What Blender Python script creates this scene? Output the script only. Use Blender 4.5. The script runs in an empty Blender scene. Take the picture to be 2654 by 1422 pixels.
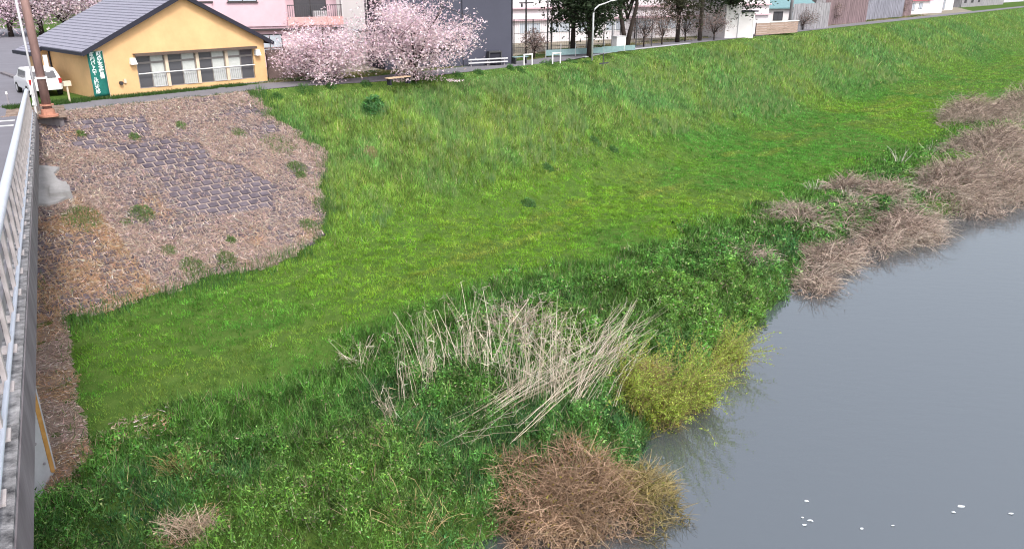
import bpy, bmesh, math, random
import numpy as np
from mathutils import Vector, Matrix, noise as mnoise
random.seed(7); rng = np.random.default_rng(7)
S = bpy.context.scene
R = math.radians

# ------------------------------------------------------------------ camera, sky, sun, exposure
cam_d = bpy.data.cameras.new('camera'); cam = bpy.data.objects.new('camera', cam_d)
S.collection.objects.link(cam); S.camera = cam
cam.location = (0, 0, 0); cam.rotation_euler = (R(90 - 20.7066), 0, 0)
cam_d.sensor_width = 36; cam_d.lens = 36 * 2000 / 2654; cam_d.clip_start = .1; cam_d.clip_end = 3000
wd = bpy.data.worlds.new('World'); S.world = wd; wd.use_nodes = True
nt = wd.node_tree; bg = nt.nodes['Background']
sky = nt.nodes.new('ShaderNodeTexSky'); sky.sky_type = 'NISHITA'; sky.sun_disc = False
sky.sun_elevation = R(52); sky.sun_rotation = R(150); sky.dust_density = 4; sky.air_density = 1.0
hs = nt.nodes.new('ShaderNodeHueSaturation'); hs.inputs['Saturation'].default_value = .42
nt.links.new(sky.outputs[0], hs.inputs['Color']); nt.links.new(hs.outputs[0], bg.inputs['Color'])
bg.inputs['Strength'].default_value = .15
sun_d = bpy.data.lights.new('sun', 'SUN'); sun = bpy.data.objects.new('sun', sun_d); S.collection.objects.link(sun)
sun_d.energy = 1.5; sun_d.angle = R(12); sun_d.color = (1, .965, .92)
sun.rotation_euler = (R(38), 0, R(30))
S.view_settings.view_transform = 'Standard'; S.view_settings.look = 'None'
S.view_settings.exposure = .95; S.view_settings.gamma = 1
S.render.film_transparent = False
S.cycles.max_bounces = 6; S.cycles.diffuse_bounces = 3; S.cycles.glossy_bounces = 3
S.cycles.transmission_bounces = 4; S.cycles.transparent_max_bounces = 6
S.cycles.use_denoising = True; S.cycles.denoiser = 'OPENIMAGEDENOISE'; S.cycles.denoising_prefilter = 'ACCURATE'; S.cycles.filter_width = 1.1

# ------------------------------------------------------------------ helpers
COL = S.collection
LX, LY = .6691, .7431                     # along the levee (l axis); w axis points to the river
def lw(l, w): return (l * LX + w * LY, l * LY - w * LX)
def P(l, w, z): x, y = lw(l, w); return (x, y, z)
_F, _T = 2000., R(20.7066); _c, _s = math.cos(_T), math.sin(_T)
def onz(u, v, z):                         # survey helper: photo pixel -> point on a level surface
    a, b = (u - 1327) / _F, (711 - v) / _F
    Y, Z = _c + b * _s, -_s + b * _c; t = z / Z
    return (a * t, Y * t, z)
CREST, TOEZ, WAT = -5.9, -12.0, -13.5
W0, W1 = -41.8, -29.5
EDGE_L = np.array([-40, 0, 5, 9, 12, 15.3, 17.5, 19.4, 23, 27.3, 33, 37.7, 43.8, 48.2, 53, 59.5, 75, 100, 160, 400.])
EDGE_W = np.array([-13, -13, -12.6, -11.5, -10.7, -10.0, -9.9, -10.6, -11.0, -11.5, -12.4, -13.2, -13.2, -11.0, -10.0, -9.6, -9.0, -9.5, -9., -9.])

def vnoise(x, y, seed=0):
    x = np.asarray(x, float); y = np.asarray(y, float)
    t = np.random.default_rng(1000 + seed).random((256, 256))
    xi, yi = np.floor(x).astype(int), np.floor(y).astype(int); fx, fy = x - xi, y - yi
    fx = fx * fx * (3 - 2 * fx); fy = fy * fy * (3 - 2 * fy)
    a = t[xi % 256, yi % 256]; b = t[(xi + 1) % 256, yi % 256]; c = t[xi % 256, (yi + 1) % 256]; d = t[(xi + 1) % 256, (yi + 1) % 256]
    return (a * (1 - fx) + b * fx) * (1 - fy) + (c * (1 - fx) + d * fx) * fy
def fbm(x, y, seed=0, o=3):
    s = 0; a = .5; n = 0
    for i in range(o): s = s + a * vnoise(np.asarray(x) * 2 ** i, np.asarray(y) * 2 ** i, seed + i); n += a; a *= .5
    return s / n
def sst(a, b, x): t = np.clip((x - a) / (b - a), 0, 1); return t * t * (3 - 2 * t)

def edge_w(l): return np.interp(l, EDGE_L, EDGE_W) + .5 * (fbm(np.asarray(l) * .5, np.asarray(l) * 0 + 3.3, 77) - .5)
def rough_w(l):                           # where mown berm gives way to rough weeds
    return np.interp(l, [0, 6, 10, 15, 22, 26, 40, 66, 120, 300], [-21.5, -21.5, -19.5, -20.6, -21.2, -19.2, -17.8, -17.2, -15, -15])
def co(l): l = np.asarray(l, float); return 2.1 * sst(25.5, 33, l) * (1 - sst(49, 62, l))     # the crest swings towards the river by the cherry trees
def smoothmax(a, b, k): return np.where(np.abs(a - b) < k, np.maximum(a, b) + (k - np.abs(a - b)) ** 2 / (4 * k), np.maximum(a, b))
def H(l, w):
    l = np.asarray(l, float); w = np.asarray(w, float)
    m = (CREST - TOEZ) / (W1 - W0)
    c0 = co(l); sl = CREST - (w - W0 - c0) * m
    # diagonal ramp cut into the slope
    rl = (l - 42) / 77.; rw = -41 + 13 * rl
    d = w - rw
    sl = sl + np.where((l > 40) & (l < 125), .35 * (d / .9) * np.exp(-(d / .9) ** 2), 0)
    berm = TOEZ - .03 * (w - W1)
    z = smoothmax(sl, berm, .5)
    z = -smoothmax(-z, np.full_like(z, -CREST), .12)
    e = edge_w(l)
    bank = sst(-1.7, .7, w - e)
    z = z - bank * 2.2 - np.clip(w - e - .7, 0, 6) * .2
    rough = sst(-1, 3, w - rough_w(l)) * (1 - bank)
    slope_m = ((w > W0) & (w < W1)).astype(float)
    z = z + (fbm(l * .25, w * .25, 11) - .5) * .25 * sst(W1, W1 + 4, w) + (fbm(l * .9, w * .9, 5) - .5) * .38 * rough
    z = z + (fbm(l * .35, w * .35, 21) - .5) * .22 * sst(W0 + .5, W0 + 3, w - c0) * (1 - sst(W1 - 2, W1, w)) * (l > 24)
    z = z + (fbm(l * 1.1, w * 1.1, 23) - .5) * .34 * sst(W1 - 1, W1 + 1, w) * (1 - bank)
    return z

def tag(o, label=None, cat=None, group=None, kind=None):
    if label: o['label'] = label
    if cat: o['category'] = cat
    if group: o['group'] = group
    if kind: o['kind'] = kind
    return o
def empty(name, loc, az=90, label=None, cat=None, group=None, kind=None):   # local x axis points along azimuth az
    o = bpy.data.objects.new(name, None); COL.objects.link(o)
    o.location = loc; o.rotation_euler = (0, 0, R(90 - az)); o.empty_display_size = .2
    return tag(o, label, cat, group, kind)
def link(name, me, parent=None, mat=None):
    if mat is not None: me.materials.append(mat)
    o = bpy.data.objects.new(name, me); COL.objects.link(o)
    if parent is not None: o.parent = parent
    return o
class MB:
    def __init__(s): s.v = []; s.f = []
    def add(s, vs, fs):
        n = len(s.v); s.v += [tuple(map(float, p)) for p in vs]; s.f += [tuple(i + n for i in f) for f in fs]; return s
    def box(s, x0, x1, y0, y1, z0, z1):
        return s.add([(x0,y0,z0),(x1,y0,z0),(x1,y1,z0),(x0,y1,z0),(x0,y0,z1),(x1,y0,z1),(x1,y1,z1),(x0,y1,z1)],
                     [(3,2,1,0),(4,5,6,7),(0,1,5,4),(1,2,6,5),(2,3,7,6),(3,0,4,7)])
    def hexa(s, b, t): return s.add(list(b) + list(t), [(3,2,1,0),(4,5,6,7),(0,1,5,4),(1,2,6,5),(2,3,7,6),(3,0,4,7)])
    def prism(s, poly, off):              # poly: 3-D points, extruded by off
        n = len(poly); o = Vector(off)
        vs = [tuple(p) for p in poly] + [tuple(Vector(p) + o) for p in poly]
        return s.add(vs, [tuple(range(n - 1, -1, -1)), tuple(range(n, 2 * n))] + [(i, (i + 1) % n, (i + 1) % n + n, i + n) for i in range(n)])
    def tube(s, pts, rad, n=8, cap=True):
        pts = [Vector(p) for p in pts]; k = len(pts)
        rad = rad if hasattr(rad, '__len__') else [rad] * k
        base = len(s.v); up = Vector((0, 0, 1))
        for i, p in enumerate(pts):
            d = (pts[min(i + 1, k - 1)] - pts[max(i - 1, 0)]).normalized()
            a = d.cross(up if abs(d.z) < .95 else Vector((1, 0, 0))).normalized(); b = d.cross(a)
            for j in range(n):
                t = 2 * math.pi * j / n; s.v.append(tuple(p + (a * math.cos(t) + b * math.sin(t)) * rad[i]))
        for i in range(k - 1):
            for j in range(n):
                q = base + i * n; s.f.append((q + j, q + (j + 1) % n, q + n + (j + 1) % n, q + n + j))
        if cap: s.f.append(tuple(base + j for j in range(n - 1, -1, -1))); s.f.append(tuple(base + (k - 1) * n + j for j in range(n)))
        return s
    def build(s, name, mat, parent=None, smooth=False, recalc=True):
        me = bpy.data.meshes.new(name); me.from_pydata(s.v, [], s.f)
        if recalc:
            import bmesh
            bm = bmesh.new(); bm.from_mesh(me); bmesh.ops.recalc_face_normals(bm, faces=bm.faces); bm.to_mesh(me); bm.free()
        if smooth: me.polygons.foreach_set('use_smooth', [True] * len(me.polygons))
        me.update(); return link(name, me, parent, mat)

def npmesh(name, verts, nper, cols, mat, parent=None):
    """verts (N, nper, 3): N separate polygons of nper corners; cols (N,3)"""
    N = len(verts); me = bpy.data.meshes.new(name)
    me.vertices.add(N * nper); me.vertices.foreach_set('co', np.ascontiguousarray(verts, dtype=np.float32).ravel())
    me.loops.add(N * nper); me.loops.foreach_set('vertex_index', np.arange(N * nper, dtype=np.int32))
    me.polygons.add(N); me.polygons.foreach_set('loop_start', np.arange(0, N * nper, nper, dtype=np.int32))
    try: me.polygons.foreach_set('loop_total', np.full(N, nper, dtype=np.int32))
    except Exception: pass
    at = me.color_attributes.new('tint', 'FLOAT_COLOR', 'POINT')
    c = np.ones((N, nper, 4), dtype=np.float32); c[:, :, :3] = np.asarray(cols)[:, None, :]
    at.data.foreach_set('color', c.ravel())
    me.update(calc_edges=True); me.validate()
    return link(name, me, parent, mat)

# ------------------------------------------------------------------ materials
def mat(name, col, rough=.8, var=.12, scale=3., bump=0., col2=None, spec=.3, stretch=None, detail=4, metal=0.):
    m = bpy.data.materials.new(name); m.use_nodes = True; t = m.node_tree; b = t.nodes['Principled BSDF']
    b.inputs['Roughness'].default_value = rough; b.inputs['Specular IOR Level'].default_value = spec; b.inputs['Metallic'].default_value = metal
    if var == 0 and not bump and col2 is None:
        b.inputs['Base Color'].default_value = (*col, 1); return m
    g = t.nodes.new('ShaderNodeNewGeometry'); vec = g.outputs['Position']
    if stretch:
        mp = t.nodes.new('ShaderNodeMapping'); mp.inputs['Scale'].default_value = stretch; t.links.new(vec, mp.inputs[0]); vec = mp.outputs[0]
    n = t.nodes.new('ShaderNodeTexNoise'); n.inputs['Scale'].default_value = scale; n.inputs['Detail'].default_value = detail
    n.inputs['Roughness'].default_value = .65; t.links.new(vec, n.inputs['Vector'])
    r = t.nodes.new('ShaderNodeValToRGB'); t.links.new(n.outputs[0], r.inputs[0])
    r.color_ramp.elements[0].position = .3; r.color_ramp.elements[1].position = .7
    c2 = col2 or tuple(min(1, x * (1 + var)) for x in col); c1 = col if col2 else tuple(x * (1 - var) for x in col)
    r.color_ramp.elements[0].color = (*c1, 1); r.color_ramp.elements[1].color = (*c2, 1)
    t.links.new(r.outputs[0], b.inputs['Base Color'])
    if bump:
        n2 = t.nodes.new('ShaderNodeTexNoise'); n2.inputs['Scale'].default_value = scale * 8; n2.inputs['Detail'].default_value = 4
        t.links.new(vec, n2.inputs['Vector'])
        bp = t.nodes.new('ShaderNodeBump'); bp.inputs['Strength'].default_value = bump; bp.inputs['Distance'].default_value = .03
        t.links.new(n2.outputs[0], bp.inputs['Height']); t.links.new(bp.outputs[0], b.inputs['Normal'])
    return m
def leafmat(name, trans=.35, rough=.55, spec=.25):
    m = bpy.data.materials.new(name); m.use_nodes = True; t = m.node_tree; b = t.nodes['Principled BSDF']
    b.inputs['Roughness'].default_value = rough; b.inputs['Specular IOR Level'].default_value = spec
    a = t.nodes.new('ShaderNodeAttribute'); a.attribute_name = 'tint'; t.links.new(a.outputs['Color'], b.inputs['Base Color'])
    if trans:
        tr = t.nodes.new('ShaderNodeBsdfTranslucent'); t.links.new(a.outputs['Color'], tr.inputs[0])
        mx = t.nodes.new('ShaderNodeMixShader'); mx.inputs[0].default_value = trans
        t.links.new(b.outputs[0], mx.inputs[1]); t.links.new(tr.outputs[0], mx.inputs[2])
        t.links.new(mx.outputs[0], t.nodes['Material Output'].inputs['Surface'])
    return m
def glassmat(name, col, rough=.06):
    return mat(name, col, rough, 0, spec=.6)
M = dict(
    soil=mat('soil_under_grass', (.04, .085, .016), .95, 0, 2.2, .5, col2=(.085, .135, .03), spec=.05),
    asphalt=mat('asphalt', (.165, .16, .175), .9, .12, 1.1, .3, spec=.15),
    bridge_asphalt=mat('bridge_asphalt', (.17, .165, .19), .85, .08, .7, .2, spec=.2),
    paint=mat('road_paint', (.68, .68, .68), .7, .08, 4),
    concrete=mat('concrete', (.26, .255, .26), .85, .22, 1.6, .35, spec=.2),
    concrete_dark=mat('weathered_concrete', (.13, .115, .125), .9, 0, 1.8, .4, col2=(.24, .22, .235), spec=.15, stretch=(1, 1, .5)),
    curb=mat('lichen_curb', (.05, .05, .055), .95, 0, 5., .6, col2=(.42, .41, .42), spec=.1),
    pale=mat('pale_concrete', (.40, .40, .43), .85, .15, 1.3, .2, spec=.2),
    rust=mat('rust_stain', (.34, .16, .035), .8, 0, 3., .1, col2=(.52, .29, .10)),
    block=mat('revetment_block', (.055, .046, .06), .9, 0, 2.2, .5, col2=(.155, .13, .15), spec=.15),
    joint=mat('block_joint_earth', (.27, .215, .19), .95, .3, 5, .4),
    litter_ground=mat('dry_ground', (.13, .095, .075), .95, 0, 3., .6, col2=(.34, .26, .215), spec=.05),
    galv=mat('galvanised_rail', (.50, .54, .62), .42, .10, 3., .05, spec=.6),
    galv_dull=mat('dull_galvanised', (.27, .25, .27), .6, .2, 2., .1, spec=.4),
    post_paint=mat('rail_post_paint', (.52, .47, .46), .6, .15, 4., .05),
    pole_red=mat('red_oxide_pole', (.25, .155, .14), .65, .25, 2., .1, stretch=(3, 3, .7)),
    pole_base=mat('orange_base', (.42, .20, .14), .7, .2, 4., .1),
    stucco=mat('yellow_stucco', (.66, .42, .215), .9, .10, .7, .25, spec=.15),
    roof=mat('slate_roof', (.24, .235, .29), .7, .14, 6., .1, spec=.3),
    dark=mat('dark_trim', (.022, .022, .035), .6, .1, 3.),
    hood=mat('brown_hood', (.10, .072, .06), .6, .15, 4.),
    white=mat('white_paint', (.78, .77, .76), .6, .05, 3.),
    cream=mat('cream_pilaster', (.60, .49, .38), .8, .08, 3.),
    pane_dark=glassmat('dark_pane', (.075, .075, .085), .12),
    curtain=mat('curtain_behind_glass', (.48, .50, .48), .35, .08, 6., spec=.5),
    pane_sky=glassmat('light_pane', (.42, .46, .52), .12),
    frame_dark=mat('dark_frame', (.045, .04, .042), .5, .1, 3.),
    frame_grey=mat('grey_sash', (.20, .185, .18), .6, .12, 3.),
    banner=mat('green_banner', (.012, .14, .115), .7, .18, 3., .1),
    print=mat('banner_print', (.72, .82, .80), .7, 0),
    pink=mat('pink_stucco', (.60, .42, .47), .85, .06, 1.2, .1),
    pink2=mat('salmon_band', (.66, .37, .36), .8, .08, 1.5),
    brown=mat('brown_wall', (.16, .115, .11), .9, .25, 2., .3),
    navy=mat('navy_siding', (.060, .062, .088), .65, .06, .6, .05, spec=.3),
    navy_seam=mat('navy_seam', (.018, .018, .028), .7, 0),
    offwhite=mat('offwhite_wall', (.64, .61, .62), .85, .05, .8, .05),
    school=mat('school_wall', (.70, .66, .69), .85, .06, .6, .05),
    lilac=mat('lilac_wall', (.50, .49, .56), .85, .05, .7),
    greywall=mat('grey_sheet', (.26, .25, .27), .75, .35, 1.2, .1, stretch=(2, 2, .5)),
    redsheet=mat('red_brown_sheet', (.19, .135, .145), .8, .4, 1.2, .1, stretch=(2, 2, .35)),
    bluesheet=mat('blue_grey_sheet', (.21, .21, .25), .8, .4, 1.2, .1, stretch=(2, 2, .35)),
    board=mat('weathered_board', (.33, .24, .20), .85, .25, 3., .3, stretch=(.6, .6, 4)),
    redroof=mat('red_roof', (.38, .10, .13), .6, .1, 3.),
    tealroof=mat('teal_roof', (.14, .24, .26), .6, .1, 3.),
    steel=mat('dark_steel', (.05, .05, .055), .5, .1, 3., spec=.5),
    lightsteel=mat('light_steel', (.52, .52, .54), .45, .1, 3., spec=.5),
    teal=mat('teal_net', (.20, .30, .31), .8, .15, 4.),
    wood=mat('bench_wood', (.62, .44, .30), .75, .15, 4.),
    bark=mat('bark', (.045, .035, .032), .95, .3, 6., .6, spec=.05),
    bark2=mat('grey_bark', (.09, .075, .07), .95, .3, 6., .6, spec=.05),
    carwhite=mat('car_paint', (.75, .75, .77), .25, 0, spec=.6),
    tyre=mat('tyre', (.02, .02, .02), .9, 0),
    lampred=mat('lamp_red', (.4, .03, .03), .3, 0),
    terracotta=mat('roof_tile', (.30, .28, .33), .8, .2, 4.),
    leaf=leafmat('leaf', .45), straw=leafmat('straw', .1, .8, .1), petal=leafmat('petal', .30, .8, .1),
    foam=mat('foam', (.55, .59, .63), .6, 0),
)
# grass roughness: green soil near the houses is a bit lighter
wm = bpy.data.materials.new('river_water'); wm.use_nodes = True; t = wm.node_tree; b = t.nodes['Principled BSDF']
b.inputs['Base Color'].default_value = (.058, .070, .080, 1); b.inputs['Roughness'].default_value = .045; b.inputs['IOR'].default_value = 2.5
b.inputs['Specular IOR Level'].default_value = .8
g = t.nodes.new('ShaderNodeNewGeometry'); mp = t.nodes.new('ShaderNodeMapping'); mp.inputs['Scale'].default_value = (1, 1, 1)
mp.inputs['Rotation'].default_value = (0, 0, R(48)); mp.inputs['Scale'].default_value = (1.2, 3.2, 1)
n1 = t.nodes.new('ShaderNodeTexNoise'); n1.inputs['Scale'].default_value = 1.3; n1.inputs['Detail'].default_value = 3
t.links.new(g.outputs['Position'], mp.inputs[0]); t.links.new(mp.outputs[0], n1.inputs['Vector'])
bp = t.nodes.new('ShaderNodeBump'); bp.inputs['Strength'].default_value = .14; bp.inputs['Distance'].default_value = .05
t.links.new(n1.outputs[0], bp.inputs['Height']); t.links.new(bp.outputs[0], b.inputs['Normal'])
M['water'] = wm

# ------------------------------------------------------------------ ground, water, path, road
def grid(name, ls, ws, mt, zf=H, dz=0.):
    L, W = np.meshgrid(ls, ws, indexing='ij'); Z = zf(L, W) + dz
    X = L * LX + W * LY; Y = L * LY - W * LX
    v = np.stack([X, Y, Z], -1).reshape(-1, 3); a, c = len(ls), len(ws)
    i = np.arange(a - 1)[:, None] * c + np.arange(c - 1)[None]
    f = np.stack([i, i + 1, i + 1 + c, i + c], -1).reshape(-1, 4)
    me = bpy.data.meshes.new(name); me.from_pydata(v.tolist(), [], f.tolist())
    me.polygons.foreach_set('use_smooth', [True] * len(me.polygons)); me.update()
    if me.polygons[0].normal.z < 0: me.flip_normals()
    return link(name, me, None, mt)
ls = np.concatenate([np.linspace(-160, -12, 20), np.arange(-10, 60, .45), np.arange(60, 140, 1.2), np.linspace(141, 700, 60)])
ws = np.concatenate([np.linspace(-700, -60, 24), np.linspace(-58, -43, 8), np.arange(-42.4, -28, .45), np.arange(-28, -4, .4), np.linspace(-3.5, 30, 14), np.linspace(34, 400, 10)])
tag(grid('ground', ls, ws, M['soil']), kind='structure')
wat = MB(); q = [P(-160, -16, WAT), P(-160, 400, WAT), P(700, 400, WAT), P(700, -16, WAT)]
wat.add(q, [(0, 1, 2, 3)]); ow = wat.build('river_water', M['water'], None, recalc=False)
if ow.data.polygons[0].normal.z < 0: ow.data.flip_normals()
tag(ow, kind='structure')
pl = np.concatenate([np.arange(13.2, 80, 1.5), np.linspace(81, 600, 60)])
def strip(name, ls_, wa, wb, mt, dz):
    m = MB(); c = co(ls_); n = len(ls_)
    m.add([P(l, w + k, CREST + dz) for w in (wa, wb) for l, k in zip(ls_, c)], [(i, i + 1, n + i + 1, n + i) for i in range(n - 1)])
    o = m.build(name, mt, None, recalc=False)
    if o.data.polygons[0].normal.z < 0: o.data.flip_normals()
    return tag(o, kind='structure')
strip('crest_path', pl, -44.6, -41.9, M['asphalt'], .006)

BAZ = -30.2; BS = -.0435
bd = (math.sin(R(BAZ)), math.cos(R(BAZ))); bn = (-bd[1], bd[0])
def BP(a, lat, z): return (a * bd[0] + lat * bn[0], a * bd[1] + lat * bn[1], z)
def deck(a): return -4.02 + BS * a
road = MB()
road.add([BP(43.2, 1.3, CREST + .012), BP(130, 1.0, CREST + .012), BP(130, 26, CREST + .012), BP(43.2, 14, CREST + .012)], [(0, 1, 2, 3)])
ro = road.build('road', M['bridge_asphalt'], None, recalc=False)
if ro.data.polygons[0].normal.z < 0: ro.data.flip_normals()
tag(ro, kind='structure')

# ------------------------------------------------------------------ bridge
def slab(mb, a0, a1, y0, y1, t0, t1):     # t = height over the deck line
    mb.hexa([(a0, y0, deck(a0) + t0), (a1, y0, deck(a1) + t0), (a1, y1, deck(a1) + t0), (a0, y1, deck(a0) + t0)],
            [(a0, y0, deck(a0) + t1), (a1, y0, deck(a1) + t1), (a1, y1, deck(a1) + t1), (a0, y1, deck(a0) + t1)])
B = empty('road_bridge', (0, 0, 0), BAZ, 'concrete road bridge with stained slab edge and lichen covered kerb', 'bridge')
m = MB(); slab(m, -14, 43.2, .95, 9.6, -.46, 0); m.build('deck_slab', M['concrete_dark'], B)
m = MB(); slab(m, -14, 43.2, 1.36, 9.2, .004, .05); m.build('road_surface', M['bridge_asphalt'], B)
for (y0, y1, nm) in ((.92, 1.34, 'kerb'), (9.22, 9.64, 'kerb')):
    m = MB()
    a = -14.
    while a < 43: slab(m, a, min(a + 2.48, 43.2), y0, y1, -.47 if False else .003, .16 + random.uniform(-.008, .008)); a += 2.5
    m.build(nm, M['curb'], B)
m = MB(); slab(m, -14, 43.2, .905, .948, -.50, .10); m.build('fascia', M['concrete_dark'], B)
for y in (2.4, 4.6, 6.8, 8.6):
    m = MB(); slab(m, -14, 43, y - .2, y + .2, -2.6, -.462); m.build('girder', M['concrete_dark'], B)
for (a0, w_) in ((38.9, .4), (41.0, .4)):
    m = MB(); slab(m, a0, a0 + w_, 1.75, 5.3, .052, .056); m.build('road_marking', M['paint'], B)

RL = empty('bridge_railing', BP(0, 1.1, deck(0)), BAZ, 'galvanised bridge railing with thick round top rail and thin lower pipe', 'railing')
r0 = deck(0)
def rz(a): return BS * a
m = MB(); pts = [(a, 0, rz(a) + 1.22) for a in np.linspace(-14, 42.6, 26)] + [(42.9, 0, rz(42.9) + 1.13), (42.95, 0, rz(42.9) + .95)]
m.tube(pts, .088, 10); m.build('top_rail', M['galv'], RL, True)
m = MB(); m.tube([(a, -.07, rz(a) + .26) for a in np.linspace(-14, 43.1, 26)], .03, 8); m.build('lower_pipe', M['galv'], RL, True)
for h, hh in ((.52, .20), (.86, .16)):
    m = MB()
    for a0 in (-14,):
        m.hexa([(a0, -.02, rz(a0) + h - hh / 2), (42.9, -.02, rz(42.9) + h - hh / 2), (42.9, .02, rz(42.9) + h - hh / 2), (a0, .02, rz(a0) + h - hh / 2)],
               [(a0, -.02, rz(a0) + h + hh / 2), (42.9, -.02, rz(42.9) + h + hh / 2), (42.9, .02, rz(42.9) + h + hh / 2), (a0, .02, rz(a0) + h + hh / 2)])
    m.build('mid_rail', M['galv_dull'], RL)
a = 4.5
while a < 43:
    m = MB(); z = rz(a)
    m.box(a - .07, a + .07, -.075, -.024, z + .15, z + 1.16).box(a - .12, a + .12, -.12, .12, z + .155, z + .185)
    po_ = m.build('post', M['post_paint'], RL)
    a += 1.25
# pier, abutment
PR = empty('bridge_pier', BP(20.3, 1.7, -12.6), BAZ, 'pale concrete bridge pier with orange rust streak under the deck', 'pier')
PR.rotation_euler = (0, 0, R(90 - BAZ))
top = 4.2
poly = [(.95, .05, 0), (0, .6, 0), (0, 6.5, 0), (1.5, 6.5, 0), (1.9, .6, 0)]
m = MB(); n = len(poly); m.prism(poly, (0, 0, top)); m.build('column', M['pale'], PR)
m = MB()
fa, fb = Vector((.95, .05, 0)), Vector((0, .6, 0)); nrm = Vector((-.55, -.95, 0)).normalized() * .012
pa = [fa.lerp(fb, .07), fa.lerp(fb, .22)]
m.prism([pa[0] + nrm + Vector((0, 0, .35)), pa[1] + nrm + Vector((0, 0, .5)), pa[1] + nrm + Vector((0, 0, 2.6)), pa[0] + nrm + Vector((0, 0, 3.5))], -nrm * .8)
m.build('rust_streak', M['rust'], PR)
for zz, tt in ((1.6, .55), (.9, .4)):
    c = fa.lerp(fb, tt) + nrm; m = MB(); m.tube([c + Vector((0, 0, zz)), c + nrm * 4 + Vector((0, 0, zz))], .035, 8); m.build('bolt', M['galv_dull'], PR)
m = MB(); slab(m, 19.9, 22.6, 2.0, 9, -4.75, -2.62)
AB = empty('bridge_abutment', BP(43, 1, -6), BAZ, 'dark concrete abutment block carrying the red pole at bridge end', 'abutment')
m = MB(); m.box(-.3, 3.2, -1.15, 9, -1.75, .02); m.build('wall', M['concrete_dark'], AB)
m = MB(); m.box(-.45, 3.3, -1.3, 1.2, .022, .12); m.build('cap', M['litter_ground'], AB)
m = MB(); m.box(.2, 3.2, -.6, 9, -6.5, -1.76); m.build('footing', M['concrete_dark'], AB)
m = MB(); m.tube([(-.36, -.55, -1.9), (-.36, -.55, -3.0)], .085, 10); m.build('drain_pipe', M['white'], AB)
# pale apron on the slope under the pipe
AP = empty('drain_apron', BP(38.6, .55, 0), BAZ, 'pale poured concrete apron below the drain pipe at the abutment', 'apron')
def slope_at(x, y):
    l = x * LX + y * LY; w = x * LY - y * LX
    return float(H(np.array([l]), np.array([w]))[0])
m = MB(); ap = [(.9, -.15), (.5, .12), (.1, .0), (-.3, -.4), (-.9, -.35), (-1.3, .1), (-1.5, .5), (-1.5, 2.2), (1.2, 2.4)]
bot = []; tp = []
for (a, la) in ap:
    w_ = BP(38.6 + a, .55 + la, 0); z = slope_at(w_[0], w_[1]); bot.append((a, la, z - .3)); tp.append((a, la, z + .22))
n = len(ap); m.add(bot + tp, [tuple(range(n - 1, -1, -1)), tuple(range(n, 2 * n))] + [(i, (i + 1) % n, (i + 1) % n + n, i + n) for i in range(n)])
m.build('slab', M['concrete'], AP)
m = MB(); w_ = BP(38.0, .5, 0); z = slope_at(w_[0], w_[1])
m.hexa([(-.2, -.35, z), (-1.1, -.5, z - .4), (-1.15, .5, z - .4), (-.3, .4, z)], [(-.25, -.3, z + .5), (-1., -.4, z + .2), (-1.05, .4, z + .2), (-.35, .35, z + .5)])
m.build('splash_block', M['concrete'], AP)

# red oxide pole
PO = empty('steel_pole', BP(42.4, .42, -5.86), BAZ, 'tall red oxide steel pole with white bands at the bridge end', 'pole')
m = MB(); m.tube([(0, 0, .1), (0, 0, 4.5), (0, 0, 9.5)], [.20, .175, .15], 14); m.build('shaft', M['pole_red'], PO, True)
m = MB(); m.tube([(0, 0, 0), (0, 0, .09)], .42, 14).tube([(0, 0, .09), (0, 0, .34), (0, 0, .36)], [.30, .27, .21], 14).tube([(0, 0, .5), (0, 0, .56)], .3, 14)
m.build('base_flange', M['pole_base'], PO)
m = MB(); m.tube([(0, 0, 1.72), (0, 0, 1.80)], .26, 14); m.build('band', M['white'], PO)
m = MB(); m.tube([(-.05, .33, .3), (-.05, .33, 6.5)], .05, 8); m.build('conduit', M['lightsteel'], PO, True)
m = MB(); m.box(-.12, .12, -.42, -.24, 2.0, 2.75); m.build('control_box', M['lightsteel'], PO)

# ------------------------------------------------------------------ revetment with blocks
def inpoly(l, w, poly):
    l = np.asarray(l); w = np.asarray(w); ins = np.zeros(l.shape, bool); n = len(poly)
    for i in range(n):
        (x1, y1), (x2, y2) = poly[i], poly[(i + 1) % n]
        c = ((y1 > w) != (y2 > w)) & (l < (x2 - x1) * (w - y1) / (y2 - y1 + 1e-12) + x1); ins ^= c
    return ins
PATCH1 = [(15, -38.3), (16.4, -38.8), (18.5, -38), (18.3, -36.8), (19.5, -36), (20.1, -34.3), (19, -32.9), (16.4, -33.2), (15.2, -33.9), (15.2, -35.5)]
PATCH2 = [(12.4, -41), (17.0, -40.8), (16.7, -38.6), (14.9, -38.0), (13.0, -38.9)]
REV_R = lambda w: np.interp(w, [-41.8, -38.4, -35.4, -33.6, -32, -30.6, -30], [23.9, 24.1, 23.9, 23.0, 21.8, 20.2, 18.4]) + 2.2 * (fbm(np.asarray(w) * 1.1, np.asarray(w) * 0 + 2, 31) - .5)
def in_rev(l, w): return (w > -41.8) & (w < -29.8 + 1.3 * (fbm(l * .6, w * .6, 41) - .5)) & (l < REV_R(w)) & (l > -5)
def clip_sheet(o, test):
    bm = bmesh.new(); bm.from_mesh(o.data); bm.faces.ensure_lookup_table()
    c = np.array([tuple(f.calc_center_median()) for f in bm.faces]); k = test(c[:, 0] * LX + c[:, 1] * LY, c[:, 0] * LY - c[:, 1] * LX)
    bmesh.ops.delete(bm, geom=[f for f, q in zip(bm.faces, k) if not q], context='FACES'); bm.to_mesh(o.data); bm.free()
RV = grid('revetment', np.arange(3, 25.2, .2), np.concatenate([[-41.75], np.arange(-41.5, -29.4, .2)]), M['joint'], H, .03)
clip_sheet(RV, lambda l, w: in_rev(l + .1, w))
tag(RV, kind='structure')
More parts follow.
